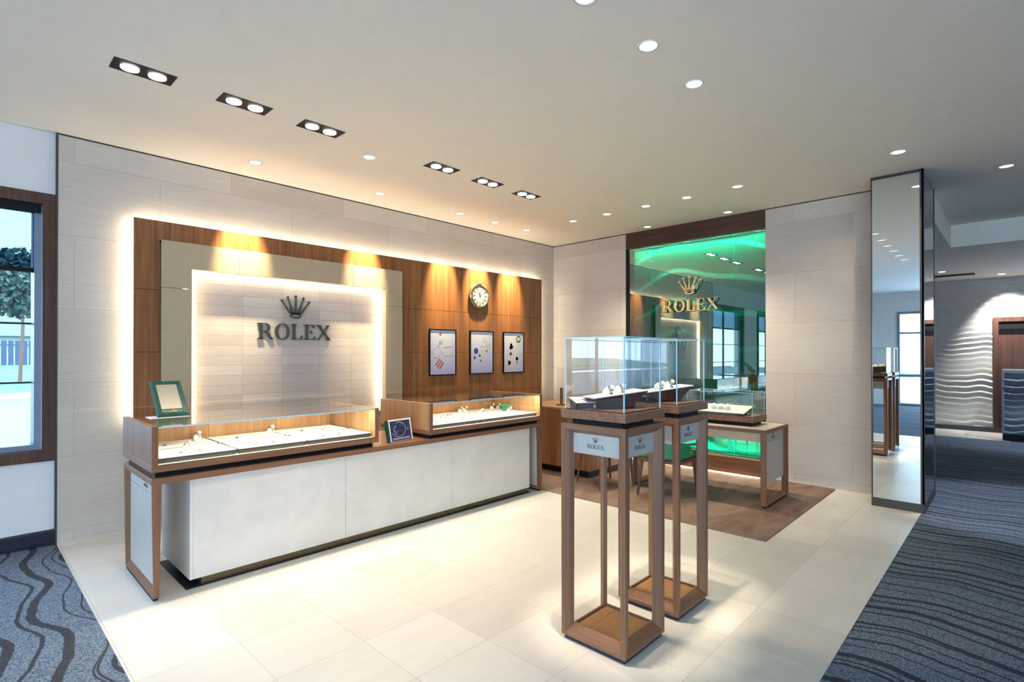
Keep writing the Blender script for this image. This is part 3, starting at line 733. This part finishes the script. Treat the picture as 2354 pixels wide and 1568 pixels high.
for x, y, rz, lab in ((3.075, 3.98, .4, 'wristwatch at the front left corner of the right showcase'),
        (3.33, 4.11, .3, 'left one of two wristwatches side by side, front left tray, right showcase'),
        (3.46, 4.13, .1, 'right one of two wristwatches side by side, front left tray, right showcase'),
        (3.86, 4.17, .3, 'front one of two touching wristwatches, middle of the right showcase'),
        (3.97, 4.25, .2, 'rear one of two touching wristwatches, middle of the right showcase'),
        (3.93, 4.55, .5, 'left wristwatch on the back middle tray, right showcase'),
        (4.01, 4.56, .1, 'right wristwatch on the back middle tray, right showcase'),
        (4.44, 4.56, .2, 'left wristwatch at the back right tray, right showcase'),
        (4.52, 4.50, .1, 'tallest wristwatch at the far back right, right showcase'),
        (4.33, 4.17, .2, 'wristwatch in front of the small green card, right showcase')):
    watch(min(x, 4.49), y, .8855, rz, lab, G2)
# trays
def tray(x0, x1, y0, y1, lab, grp, marks=2):
    t = thing('watch_tray', ((x0+x1)/2, (y0+y1)/2, .847), lab, 'tray', grp)
    rb('tray_base', x0+.001, x1-.001, y0+.001, y1-.001, .8475, .879, 'trayside', t)
    rb('tray_top', x0, x1, y0, y1, .879, .885, 'traytop', t, bevel=.0015)
    for k in range(marks):
        xx = x0+(x1-x0)*(.30+.25*k); rb('nameplate', xx, xx+.022, y0+.10, y0+.106, .885, .893, 'ink', t)
names = ['left', 'middle', 'right']
for (xs, y0, y1, y2, y3, case, grp) in (([(.896, 1.360), (1.378, 1.862), (1.880, 2.420)], 3.945, 4.285, 4.335, 4.655, 'left showcase', 'trays in the left showcase'),
                                ([(3.036, 3.480), (3.498, 4.020), (4.038, 4.525)], 3.93, 4.30, 4.345, 4.645, 'right showcase', 'trays in the right showcase')):
    for k, (a, b) in enumerate(xs):
        tray(a, b, y0, y1, 'ivory tray, %s of the front row in the %s' % (names[k], case), grp)
        tray(a, b, y2, y3, 'ivory tray, %s of the back row in the %s' % (names[k], case), grp, 1)
c = thing('card', (4.42, 4.30, .885), 'small dark green card standing in the right showcase', 'card')
m = MB(); m.box(4.36, 4.50, 4.30, 4.306, .8855, .960); m.xf(lambda p: Vector((p.x, p.y+(p.z-.885)*.35, p.z))); build('card_face', m, 'greenfab', c)
m = MB(); m.box(4.41, 4.43, 4.306, 4.35, .8855, .90); build('card_support', m, 'greenfab', c)
# table mirror -------------------------------------------------------------------
mr = thing('tabletop_mirror', (1.10, 4.42, 1.088), 'green leather framed mirror tilted on the left showcase', 'mirror')
th = math.atan2(.245, .25); V = Vector((0, cos(th), sin(th))); Nn = Vector((0, -sin(th), cos(th)))
O = Vector((.998, 4.43, 1.092))
L_ = .345
frame4(mr, ['frame']*4, ['greenframe']*4, O, X_, V, Nn, .205, L_, [(0, 0), (0, .006), (.012, .020), (.036, .012), (.036, 0)])
m = MB(); m.prism([(.03, .03), (.175, .03), (.175, L_-.03), (.03, L_-.03)], lambda p: O+Vector(X_)*p[0]+V*p[1]+Nn*.002, lambda p: O+Vector(X_)*p[0]+V*p[1]+Nn*.006)
build('lower_band', m, 'greenframe', mr)
m = MB(); m.prism([(.032, .068), (.173, .068), (.173, L_-.032), (.032, L_-.032)], lambda p: O+Vector(X_)*p[0]+V*p[1]+Nn*.006, lambda p: O+Vector(X_)*p[0]+V*p[1]+Nn*.010)
build('mirror_glass', m, 'mirrorcream', mr)
sign(mr, O+Vector((.105, 0, 0))+V*.036+Nn*.0145, X_, V, Nn, .042, .0015, 'gold', crown_gap=.4)
m = MB(); m.prism([(4.41, 1.0885), (4.55, 1.0885), (4.56, 1.20)], lambda p: (1.03, p[0]+.02, p[1]), lambda p: (1.17, p[0]+.02, p[1]))
m.box(.955, 1.20, 4.425, 4.56, 1.0885, 1.0925)
build('stand', m, 'whitebase', mr)
# picture stand on the counter -----------------------------------------------------
ps = thing('photo_stand', (2.76, 4.0, TZ), 'small navy photo in a clear stand between the two showcases', 'photo stand')
th = radians(76); V = Vector((0, cos(th), sin(th))); Nn = Vector((0, -sin(th), cos(th))); O = Vector((2.635, 3.985, .768))
U = Vector((cos(.13), sin(.13), 0)); Nn = U.cross(V)
P = lambda d: (lambda p: O+U*p[0]+V*p[1]+Nn*d)
m = MB(); m.prism(R4(0, .262, 0, .195), P(0), P(.012)); build('acrylic_block', m, 'whitebase', ps)
m = MB(); m.prism(R4(.014, .246, .004, .180), P(.012), P(.0145)); 
t = NT('navy_photo'); f = t.noise(t.coord(), 22, 4, .6, 1.); M['navy'] = t.pbr(t.ramp(f, [(.4, (.02, .025, .07)), (.75, (.07, .075, .15))]), .25)
build('photo', m, 'navy', ps)
m = MB()
for q in ellring(.105, .105, .085, .07, .079, .064, -2.6, 1.2, 22)+ellring(.10, .10, .05, .045, .043, .038, 2.0, 4.4, 12)+ellring(.115, .15, .04, .022, .03, .014, .2, 2.6, 10)+[R4(.065, .072, .085, .093), R4(.095, .102, .085, .093), R4(.205, .222, .09, .104), R4(.03, .225, .014, .03)]:
    m.prism(q, P(.0145), P(.0155))
build('illustration', m, plain('pale_lilac_print', (.30, .28, .42), .4), ps)
m = MB(); m.prism(R4(-.022, 0, -.003, .190), P(-.012), P(.014)); build('spine', m, 'greenframe', ps)
# ================================================================ PEDESTALS
def pedestal(lab):
    x0, y0, s_ = 0., 0., .405
    t = thing('display_pedestal', (s_/2, s_/2, 0), lab, 'pedestal', 'open walnut display pedestals')
    a, c_ = .028, .060; z0, z1 = .022, 1.172
    for cx, cy, sx, sy in ((0, 0, 1, 1), (s_, 0, -1, 1), (s_, s_, -1, -1), (0, s_, 1, -1)):
        kp = [(0, 0), (a, 0), (c_, c_*.72), (c_*.72, c_), (0, a)]
        m = MB(); m.prism(kp, lambda p: (cx+sx*(p[0]*.92+.002), cy+sy*(p[1]*.92+.002), z0), lambda p: (cx+sx*p[0], cy+sy*p[1], z1)); build('leg', m, 'wood_z', t, bevel=.0015)
    br = [(0, z0), (0, .040), (.046, .082), (.058, .082), (.058, z0)]
    tr = [(0, z1), (0, 1.140), (.046, 1.112), (.058, 1.112), (.058, z1)]
    for pr, nm in ((br, 'base_rail'), (tr, 'top_rail')):
        for i in range(4):
            C = [(0, 0), (s_, 0), (s_, s_), (0, s_)]
            def cor(k, u): 
                cx, cy = C[k]; return (cx+(u if cx == 0 else -u), cy+(u if cy == 0 else -u))
            m = MB(); e = .002
            m.prism(pr, lambda p: (*cor(i, p[0]+e), p[1]), lambda p: (*cor((i+1) % 4, p[0]+e), p[1])); build(nm, m, 'wood_x' if i % 2 == 0 else 'wood_y', t, bevel=.001)
    bx('base_tray', .064, s_-.064, .064, s_-.064, .03, .074, 'oak_x', t)
    bx('top_slab', .012, s_-.012, .012, s_-.012, 1.150, 1.1725, 'wood_x', t)
    bx('foot', .014, s_-.014, .014, s_-.014, 0, .022, 'dark', t)
    pz0, pz1 = 1.012, 1.142; w0, w1 = .058, s_-.058; d = .036
    for O_, U_, N_ in (((d, s_/2, 0), NY, NX), ((s_/2, d, 0), X_, NY), ((s_-d, s_/2, 0), Y_, X_), ((s_/2, s_-d, 0), NX, Y_)):
        O2, U2, N2 = Vector(O_), Vector(U_), Vector(N_); hw = (w1-w0)/2
        m = MB(); m.prism(R4(-hw, hw, pz0, pz1), lambda p: O2+U2*p[0]+Vector((0, 0, p[1]))-N2*.012, lambda p: O2+U2*p[0]+Vector((0, 0, p[1])))
        pl = build('name_plate', m, 'plate', t, bevel=.001)
        sign(pl, O2+Vector((0, 0, 1.046)), U2, Z_, N2, .104, .0012, 'ink', crown_gap=.42)
    return t
def shift_tree(o, dx, dy): o.location.x += dx; o.location.y += dy; return o
P1 = pedestal('nearer walnut display pedestal, standing in front of its twin')
P2 = copy_tree(P1); P2['label'] = 'second walnut display pedestal, partly hidden behind the nearer one'
shift_tree(P1, 2.295, 1.41); shift_tree(P2, 2.882, 1.42)
def vitrine(x0, x1, y0, y1, zb, zs, zt, zg, lab, grp=None, edge=.006):
    t = thing('glass_vitrine', ((x0+x1)/2, (y0+y1)/2, zb), lab, 'glass case', grp)
    ix = .045
    bx('spacer', x0+ix, x1-ix, y0+ix, y1-ix, zb, zs, 'black', t)
    bx('base', x0, x1, y0, y1, zs, zt, 'wood_x', t, bevel=.002)
    e = .016; a0, a1, b0, b1 = x0+e, x1-e, y0+e, y1-e; q = .005
    bx('base_gasket', a0-.003, a1+.003, b0-.003, b1+.003, zt, zt+.003, 'black', t)
    bx('base_liner', a0+.008, a1-.008, b0+.008, b1-.008, zt+.003, zt+.005, 'wood_y', t)
    z0 = zt+.003
    bx('glass_side', a0, a0+q, b0+q, b1-q, z0, zg-q, 'glass', t); bx('glass_side', a1-q, a1, b0+q, b1-q, z0, zg-q, 'glass', t)
    bx('glass_side', a0+q, a1-q, b0, b0+q, z0, zg-q, 'glass', t); bx('glass_side', a0+q, a1-q, b1-q, b1, z0, zg-q, 'glass', t)
    bx('glass_top', a0+q, a1-q, b0+q, b1-q, zg-q, zg, 'glass', t)
    m = MB()
    for x in (a0-.0005, a1-edge+.0005):
        for y in (b0-.0005, b1-edge+.0005): m.box(x, x+edge, y, y+edge, z0, zg-.001)
    for y in (b0-.0005, b1-edge+.0005): m.box(a0+edge, a1-edge, y, y+edge, zg-edge, zg)
    for x in (a0-.0005, a1-edge+.0005): m.box(x, x+edge, b0+edge, b1-edge, zg-edge, zg)
    build('glass_edges', m, 'edge', t, label=None) if False else build('glass_edges', m, 'edge', t)
    return t
VG = 'tall glass cases on the pedestals'
vitrine(2.295, 2.700, 1.41, 1.815, 1.1727, 1.200, 1.246, 1.636, 'tall glass case on the nearer pedestal', VG)
vitrine(2.882, 3.287, 1.42, 1.825, 1.1727, 1.200, 1.246, 1.636, 'tall glass case on the second pedestal', VG)
# display boats -------------------------------------------------------------------
def boat(lab):
    t = thing('watch_display', (0, 0, 0), lab, 'watch display', 'flared leather watch displays')
    B = [(-.095, -.055), (.095, -.055), (.095, .055), (-.095, .055)]
    T = [(-.185, -.10), (.175, -.085), (.175, .075), (-.185, .06)]
    tz = lambda x: .058+.10*(x+.185)
    m = MB()
    n = 8; rings = []
    for k in range(n+1):
        f = k/n; g2 = f**1.5
        rings.append([m.b.verts.new((B[i][0]+(T[i][0]-B[i][0])*g2, B[i][1]+(T[i][1]-B[i][1])*g2, tz(T[i][0])*f)) for i in range(4)])
    for k in range(n):
        for i in range(4): m.b.faces.new((rings[k][i], rings[k][(i+1) % 4], rings[k+1][(i+1) % 4], rings[k+1][i]))
    m.b.faces.new(rings[0][::-1]); m.b.faces.new(rings[-1])
    build('body', m, 'leather', t, bevel=.003)
    m = MB(); m.prism([(p[0]*.985, p[1]*.98) for p in T], lambda p: (p[0], p[1], tz(p[0])+.0005), lambda p: (p[0], p[1], tz(p[0])+.005)); build('cream_top', m, 'traytop', t)
    for cx in (-.045, .03):
        m = MB().ellip((cx, .0, tz(cx)+.002), .036, .030, .042, 18, 10); build('cushion', m, 'cream', t, smooth=True)
    return t
b1 = boat('dark leather watch display inside the nearer glass case'); 
b2 = copy_tree(b1); b2['label'] = 'dark leather watch display inside the second glass case'
ang = math.atan2(-.17, .30)
b1.location = (2.505, 1.605, 1.2512); b1.rotation_euler = (0, 0, ang); b2.location = (3.09, 1.615, 1.2512); b2.rotation_euler = (0, 0, ang)
b1.scale = b2.scale = (.93, .93, 1.)
GW = 'watches in the tall glass cases'
for (bx0, nm) in ((b1, 'nearer'), (b2, 'second')):
    for cx, side in ((-.045, 'left'), (.03, 'right')):
        p = Matrix.Rotation(ang, 4, 'Z') @ Vector((cx*.93, -.028, .065+.10*(cx+.185)))
        q = watch(bx0.location.x+p.x, bx0.location.y+p.y, bx0.location.z+p.z-.004, ang, '%s wristwatch on the cushions of the %s glass case' % (side, nm), GW, .8)
        for ch in list(q.children):
            if ch.name.startswith('cushion'): bpy.data.objects.remove(ch)
def stand(lab):
    t = thing('card_stand', (0, 0, 0), lab, 'card stand', 'cream cards with a crown in the glass cases')
    m = MB(); m.prism([(-.045, 0), (.045, 0), (.052, .052), (-.055, .030)], lambda p: (-.05, p[0], p[1]), lambda p: (.05, p[0], p[1])); build('wedge', m, 'leather', t, bevel=.002)
    m = MB(); m.prism([(-.057, .031), (.054, .053), (.054, .056), (-.057, .034)], lambda p: (-.055, p[0], p[1]), lambda p: (.055, p[0], p[1])); build('card', m, 'cream', t)
    m = MB()
    for q in crown_polys(1): m.prism(q, lambda p: (p[0]*.018, -.01+p[1]*.018, .0428+p[1]*.018*.2), lambda p: (p[0]*.018, -.01+p[1]*.018, .0445+p[1]*.018*.2))
    build('crown_emblem', m, 'gold', t)
    return t
s1 = stand('cream card with gold crown in the nearer glass case'); s2 = copy_tree(s1); s2['label'] = 'cream card with gold crown in the second glass case'
s1.location = (2.375, 1.735, 1.2512); s1.rotation_euler = (0, 0, -.55); s2.location = (2.962, 1.745, 1.2512); s2.rotation_euler = (0, 0, -.55)
# ================================================================ DESK
DX0, DX1, DY0, DY1, DZ = 5.535, 6.235, 1.805, 3.30, .785
dk = thing('sales_desk', ((DX0+DX1)/2, (DY0+DY1)/2, .012), 'walnut framed desk in front of the green glass panel', 'desk')
RZ = .012
bx('desk_top', DX0+.02, DX1-.02, DY0+.02, DY1-.02, DZ-.035, DZ-.001, 'plate', dk, label='pale desk top inset')
frame4(dk, ['top_edge']*4, ['wood_x', 'wood_y', 'wood_x', 'wood_y'], (DX0, DY0, DZ-.036), X_, Y_, Z_, DX1-DX0, DY1-DY0, [(0, 0), (0, .036), (.02, .036), (.02, 0)], bevel=.0015)
def desk_end(y_out, sgn):
    prof = [(0, 0), (0, .055), (.012, .055), (.050, .018), (.050, 0)]
    H = DZ-.002-.030
    frame4(dk, ['foot_rail', 'leg', 'top_rail', 'leg'], ['wood_x', 'wood_z', 'wood_x', 'wood_z'], (DX0+.0008, y_out-sgn*.0558, .030), X_, Z_, (0, sgn, 0), DX1-DX0-.0016, H, prof, bevel=.0015)
    a = y_out-sgn*.036; b = y_out-sgn*.050
    p1 = bx('end_panel', DX0+.045, DX1-.045, min(a, b), max(a, b), .655, DZ-.045, 'plate', dk)
    bx('end_panel', DX0+.045, DX1-.045, min(a, b), max(a, b), .235, .652, 'plate', dk)
    bx('foot_plinth', DX0+.02, DX1-.02, y_out-sgn*.03-.012, y_out-sgn*.03+.012, RZ, .031, 'black', dk)
    return p1
p1 = desk_end(DY0, -1); sign(p1, ((DX0+DX1)/2-.03, DY0+.0355, .675), X_, Z_, NY, .10, .0015, 'ink', crown_gap=.3)
desk_end(DY1, 1)
bx('modesty_panel', DX0+.06, DX0+.075, DY0+.056, DY1-.056, .655, DZ-.037, 'taupe', dk)
bx('modesty_panel', DX1-.075, DX1-.06, DY0+.056, DY1-.056, .655, DZ-.037, 'taupe', dk)
vt = vitrine(5.72, 6.12, 1.99, 2.74, DZ, .825, .878, 1.135, 'low glass case on the desk by the green panel')
db = thing('display_board', (5.92, 2.34, .883), 'sloping cream display board inside the low desk case', 'display board')
m = MB(); m.prism([(5.76, .905), (6.03, .965), (6.03, .972), (5.76, .912)], lambda p: (p[0], 2.10, p[1]), lambda p: (p[0], 2.66, p[1])); build('board', m, 'cream', db)
bx('board_support', 5.79, 6.0, 2.16, 2.60, .8835, .910, 'trayside', db)
GD = 'watches in the low desk case'
for y, lab in ((2.46, 'left'), (2.385, 'middle'), (2.31, 'right')):
    q = watch(5.86-.0*(y), y, .930, -pi/2+.3, '%s of the three wristwatches on the desk case board' % lab, GD, 1.0)
# ---- chairs
def chair(lab):
    t = thing('armchair', (0, 0, 0), lab, 'chair', 'low green chairs at the desk')     # faces +x
    for x, y, dx, dy in ((-.20, .20, -.045, .03), (-.20, -.20, -.045, -.03), (.20, .20, .035, .02), (.20, -.20, .035, -.02)):
        m = MB().bars([(x+dx, y+dy, 0), (x+dx*.5, y+dy*.5, .20), (x, y, .40)], .012, 10, .021); build('leg', m, 'chairwood', t, smooth=True)
    m = MB(); m.box(-.235, .235, -.235, .235, .375, .415); build('seat_frame', m, 'chairwood', t, bevel=.012)
    m = MB(); m.box(-.235, .245, -.235, .235, .415, .475); o = build('seat', m, 'greenfab', t, bevel=.022); 
    # wrap-around low back
    m = MB(); n = 16; ri = []
    for k in range(n+1):
        a = pi/2+pi*k/n; ca, sa = cos(a), sin(a)
        ox, oy = .27*ca*.95-.02, .262*sa; ix_, iy = ox+.035*(-ca), oy-.035*sa
        f = 1-.35*abs(k-n/2)/(n/2)
        zt = .475+.165*f+.0
        ri.append([m.b.verts.new(v) for v in ((ox, oy, .44), (ox-.015*abs(ca), oy, zt), (ix_-.015*abs(ca), iy, zt), (ix_, iy, .44))])
    for k in range(n):
        for q in range(4): m.b.faces.new((ri[k][q], ri[k][(q+1) % 4], ri[k+1][(q+1) % 4], ri[k+1][q]))
    m.b.faces.new(ri[0][::-1]); m.b.faces.new(ri[-1])
    build('backrest', m, 'greenfab', t, smooth=True)
    for s_ in (1, -1):
        m = MB().bars([(-.02, s_*.268, .575), (.10, s_*.270, .565), (.20, s_*.262, .545)], .013, 8); build('armrest', m, 'chairwood', t, smooth=True)
        m = MB().bars([(.18, s_*.262, .548), (.20, s_*.235, .40)], .012, 8); build('arm_post', m, 'chairwood', t, smooth=True)
    return t
c1 = chair('green and walnut armchair seen between and behind the pedestals'); c2 = copy_tree(c1); c2['label'] = 'second green armchair further left, hidden mostly by the nearer pedestal'
c1.location = (5.385, 2.775, .012); c2.location = (5.29, 3.52, .012); c2.rotation_euler = (0, 0, -.35)
# ---- low cabinet in the corner
cb = thing('corner_cabinet', (5.75, 4.25, .012), 'low walnut cabinet in the corner beyond the long counter', 'cabinet')
bx('body', 5.36, 6.15, 3.80, 5.0, .10, .835, 'oak_z' if False else 'panel', cb, bevel=.002)
bx('top', 5.355, 6.155, 3.795, 5.005, .835, .855, 'oak_z', cb)
bx('plinth', 5.42, 6.10, 3.86, 4.95, .012, .10, 'black', cb)
for y in (4.16, 4.58): bx('joint', 5.358, 5.361, y, y+.003, .11, .83, 'black', cb)
pf = thing('desk_frame', (5.60, 4.42, .855), 'thin brown stand on the corner cabinet seen beside the glass case', 'stand')
bx('foot', 5.54, 5.66, 4.38, 4.46, .855, .875, 'wood_y', pf); bx('upright', 5.594, 5.606, 4.40, 4.44, .875, 1.09, 'wood_z', pf)
# ================================================================ BACK RIGHT COUNTER
rc = thing('reception_counter', (13.3, -1., 0), 'dark blue-grey counter with a wavy front at the right edge', 'counter')
m = wavegrid(-2.5, .195, .13, 1.20, 90, 130, 12.885, k=2.6); build('wavy_front', m, 'wavedark', rc, smooth=True)
bx('body', 12.89, 13.7, -2.5, .205, .12, 1.20, 'wavedark', rc)
bx('end_post', 12.84, 12.90, .180, .215, .12, 1.20, 'wavedark', rc)
bx('counter_top', 12.84, 13.75, -2.55, .215, 1.20, 1.252, M['wavedark'], rc)
bx('plinth', 12.87, 13.65, -2.5, .205, 0, .12, 'black', rc)
# ================================================================ CEILING FIXTURES
TWX = [(.662, .996), (1.273, 1.608), (1.851, 2.186), (3.086, 3.416), (3.698, 4.028), (4.308, 4.632)]
ordn = ['first', 'second', 'third', 'fourth', 'fifth', 'sixth']
TWIN_W = 11
for k, (a, b) in enumerate(TWX):
    t = thing('twin_spotlight', ((a+b)/2, 4.03, CZ), 'black rectangular twin spotlight, %s from the left in the ceiling row' % ordn[k], 'ceiling light', 'black twin spotlights')
    bx('black_plate', a, b, 3.948, 4.113, CZ-.004, CZ-.0003, 'black', t)
    for f in (.28, .72):
        x = a+(b-a)*f
        build('lamp', MB().lathe([(.001, -.001), (.050, -.001), (.050, -.008), (.001, -.008)], 28, Matrix.Translation((x, 4.03, CZ-.003))), 'lamp', t)
        light('SPOT', 'spot_beam', (x, 4.03, CZ-.03), TWIN_W, WARM2, t, (x, 4.03-(.95 if f < .5 else .55), 0), spot_size=radians(70), spot_blend=.9, shadow_soft_size=.03)
def downlight(x, y, lab, power, target=None, size=70, blend=.6, off=False, col=WARM2, z=CZ, grp='small round ceiling downlights', soft=.03):
    t = thing('recessed_downlight', (x, y, z), lab, 'ceiling light', grp)
    T = Matrix.Translation((x, y, z))
    build('trim_ring', MB().lathe([(.052, .0), (.058, -.003), (.0625, -.003), (.064, .0), (.0625, .0012), (.052, .0012)], 32, T, close=True), 'reflector', t, smooth=True)
    if z == CZ:
        build('reflector', MB().lathe([(.0545, .000), (.034, .060), (.033, .060), (.0525, -.0005)], 32, T, close=True), 'reflector_glow', t, smooth=True)
        build('lamp', MB().lathe([(.001, .060), (.024, .060), (.024, .064), (.001, .064)], 24, T), 'black' if off else 'lamp', t)
        build('baffle', MB().lathe([(.0245, .060), (.0335, .060), (.0335, .064), (.0245, .064)], 24, T, close=True), 'black', t)
    else:
        build('lamp', MB().lathe([(.001, -.001), (.052, -.001), (.052, -.004), (.001, -.004)], 24, T), 'lamp', t)
    if power:
        light('SPOT', 'spot_beam', (x, y, z-.02), power, col, t, target or (x, y, 0), spot_size=radians(size), spot_blend=blend, shadow_soft_size=soft)
    return t
desc = ['over the left end of the wood panel', 'over the taupe surround', 'left of the clock', 'above the clock', 'right of the clock', 'alone in front of the twin spots',
        'fifth of the far row, leftmost', 'second of the far row from the left', 'third of the far row', 'fourth of the far row', 'nearest of the far row, by the bright patch', 'over the right of the green panel', 'over the left of the green panel',
        'cut by the top edge of the photo', 'large, with a dark opening, near the top', 'large, below the dark one', 'in front of the mirrored column', 'to the right of the mirrored column',
        'added above the frame as fill, row over the stone floor', 'added above the frame as fill, second in that row', 'added above the frame as fill, third in that row', 'added overhead as fill beside the photographer', 'added overhead as fill behind the pedestals']
for k, (x, y) in enumerate(DLS):
    lab = 'round white downlight '+desc[k]
    if k < 5: downlight(x, y, lab, 115, (x, 5.55, 2.50), 38, .9, col=(1, .80, .48))
    elif k == 5: downlight(x, y, lab, 45, (x, y-.7, 0), 75, .5)
    elif k < 11: downlight(x, y, lab, 18, (x+.75, y+.0, 0), 85, .8)
    elif k < 13: downlight(x, y, lab, 24, (x-.1, y, 0), 60, .6)
    elif k == 13: downlight(x, y, lab, 70, (2.50, 1.60, 1.25), 24, .7)
    elif k == 14: downlight(x, y, lab, 70, (3.08, 1.62, 1.25), 24, .7, off=True)
    elif k == 15: downlight(x, y, lab, 20, (x+.9, y-.3, 0), 50, .4)
    elif k == 16: downlight(x, y, lab, 9, (6.95, y+.9, 1.0), 90, .8)
    elif k == 17: downlight(x, y, lab, 60, (x+.3, y-.2, 0), 50, .5, col=(.85, .92, 1))
    elif k < 21: downlight(x, y, lab, 10, (x+.4, 3.95, .6), 50, .9)  # added fill: unseen lamps continuing the row, aimed at the counter front
    else: downlight(x, y, lab, 10, (x+1.2, 3.9, .6), 45, .9)  # added fill lamps out of view, same aim
for k, (x, y, lab) in enumerate(((13.525, .223, 'downlight in the lowered ceiling above the wavy wall'), (12.415, 1.004, 'downlight in the lowered ceiling beside the column edge'))):
    downlight(x, y, lab, 85 if k == 0 else 8, (14.05, .05, 1.7) if k == 0 else None, 80, .9, z=SZ, grp='downlights in the lowered ceiling', col=(1, .97, .93))
downlight(12.3, -.55, 'downlight in the lowered ceiling in front of the dark wavy counter, right of the frame', 45, (12.75, -.55, .6), 80, .8, z=SZ, grp='downlights in the lowered ceiling', col=(.8, .9, 1))
vn = thing('air_vent', (13.1, .9, SZ), 'dark slot vent in the lowered ceiling at the back', 'vent')
bx('slot', 12.95, 13.25, .58, 2.2, SZ-.006, SZ-.0005, 'black', vn)
# ================================================================ OUTSIDE
M['grass'] = plain('lawn', (.04, .15, .075), .9, var=.35, sc=1.5)
M['asphalt'] = plain('pale_road', (.075, .12, .135), .8, var=.05)
M['kerb'] = plain('kerb_concrete', (.25, .27, .28), .8)
M['leaf'] = plain('tree_leaves', (.022, .06, .045), .8, var=.5, sc=6)
M['fence'] = plain('blue_grey_fence', (.02, .045, .08), .7, var=.2, sc=3)
M['roof'] = plain('blue_grey_roof', (.05, .07, .10), .7)
M['housewall'] = plain('pale_house_wall', (.26, .28, .30), .8)
struct(bx('ground', -60, 60, 5.95, 31, -.35, -.30, 'asphalt'), 'pale road outside the window', 'road')
struct(bx('ground', -60, 60, 28.6, 29.0, -.30, -.18, 'kerb'), 'kerb along the road', 'kerb')
m = MB()
m.face([(-60, 31.0, -.15), (60, 31.0, -.15), (60, 42, .85), (-60, 42, .85)])
struct(build('ground', m, 'grass'), 'green lawn bank outside the window', 'lawn')
m = MB(); m.box(-60, 60, 42, 80, .8, .85)
struct(build('ground', m, 'grass'), 'grass behind the fence', 'lawn')
fe = thing('fence', (2, 43, .85), 'dark fence beyond the lawn outside the window', 'fence')
m = MB()
for k in range(100): m.box(-14+k*.3, -14+k*.3+.24, 43, 43.04, .85, 2.3)
build('boards', m, 'fence', fe); bx('rail', -14, 16, 43.04, 43.1, 2.0, 2.08, 'fence', fe)
for (x, lab, w_) in ((-5.5, 'low house with a blue-grey roof beyond the fence, left', 9), (6.5, 'low house with a blue-grey roof beyond the fence, right', 10)):
    h = thing('house', (x, 55, .85), lab, 'house', 'houses outside the window')
    bx('wall', x-w_/2, x+w_/2, 53, 59, .85, 2.9, 'housewall', h)
    m = MB(); m.prism([(52.4, 2.8), (59.6, 2.8), (56, 4.6)], lambda p: (x-w_/2-.4, p[0], p[1]), lambda p: (x+w_/2+.4, p[0], p[1])); build('roof', m, 'roof', h)
def tree(x, y, z, h, r, lab, n=900):
    t = thing('tree', (x, y, z), lab, 'tree', 'trees outside the window')
    build('trunk', MB().bars([(x, y, z), (x+.1, y, z+h*.4), (x, y, z+h*.7)], .09, 8, .05), 'dark_wood', t)
    m = MB()
    for k in range(n):
        u = random.gauss(0, 1); v = random.gauss(0, 1); w_ = random.gauss(0, 1); d = math.sqrt(u*u+v*v+w_*w_); rr = r*random.random()**.4
        c_ = Vector((x+u/d*rr, y+v/d*rr, z+h*.68+w_/d*rr*.95)); s_ = .07+.10*random.random()
        a = Vector((random.uniform(-1, 1), random.uniform(-1, 1), random.uniform(-1, 1))).normalized(); b = a.orthogonal().normalized()
        m.face([c_+a*s_, c_+b*s_, c_-a*s_, c_-b*s_])
    build('foliage', m, 'leaf', t)
tree(2.15, 34, .1, 7.0, 1.75, 'leafy tree outside the window, right edge of the glass', 3200)
tree(-1.2, 38, .5, 6, 1.8, 'leafy tree outside the window, left of the tallest one', 2000)
tree(-7, 36, .4, 5, 1.5, 'leafy tree outside the window, far left', 1200)
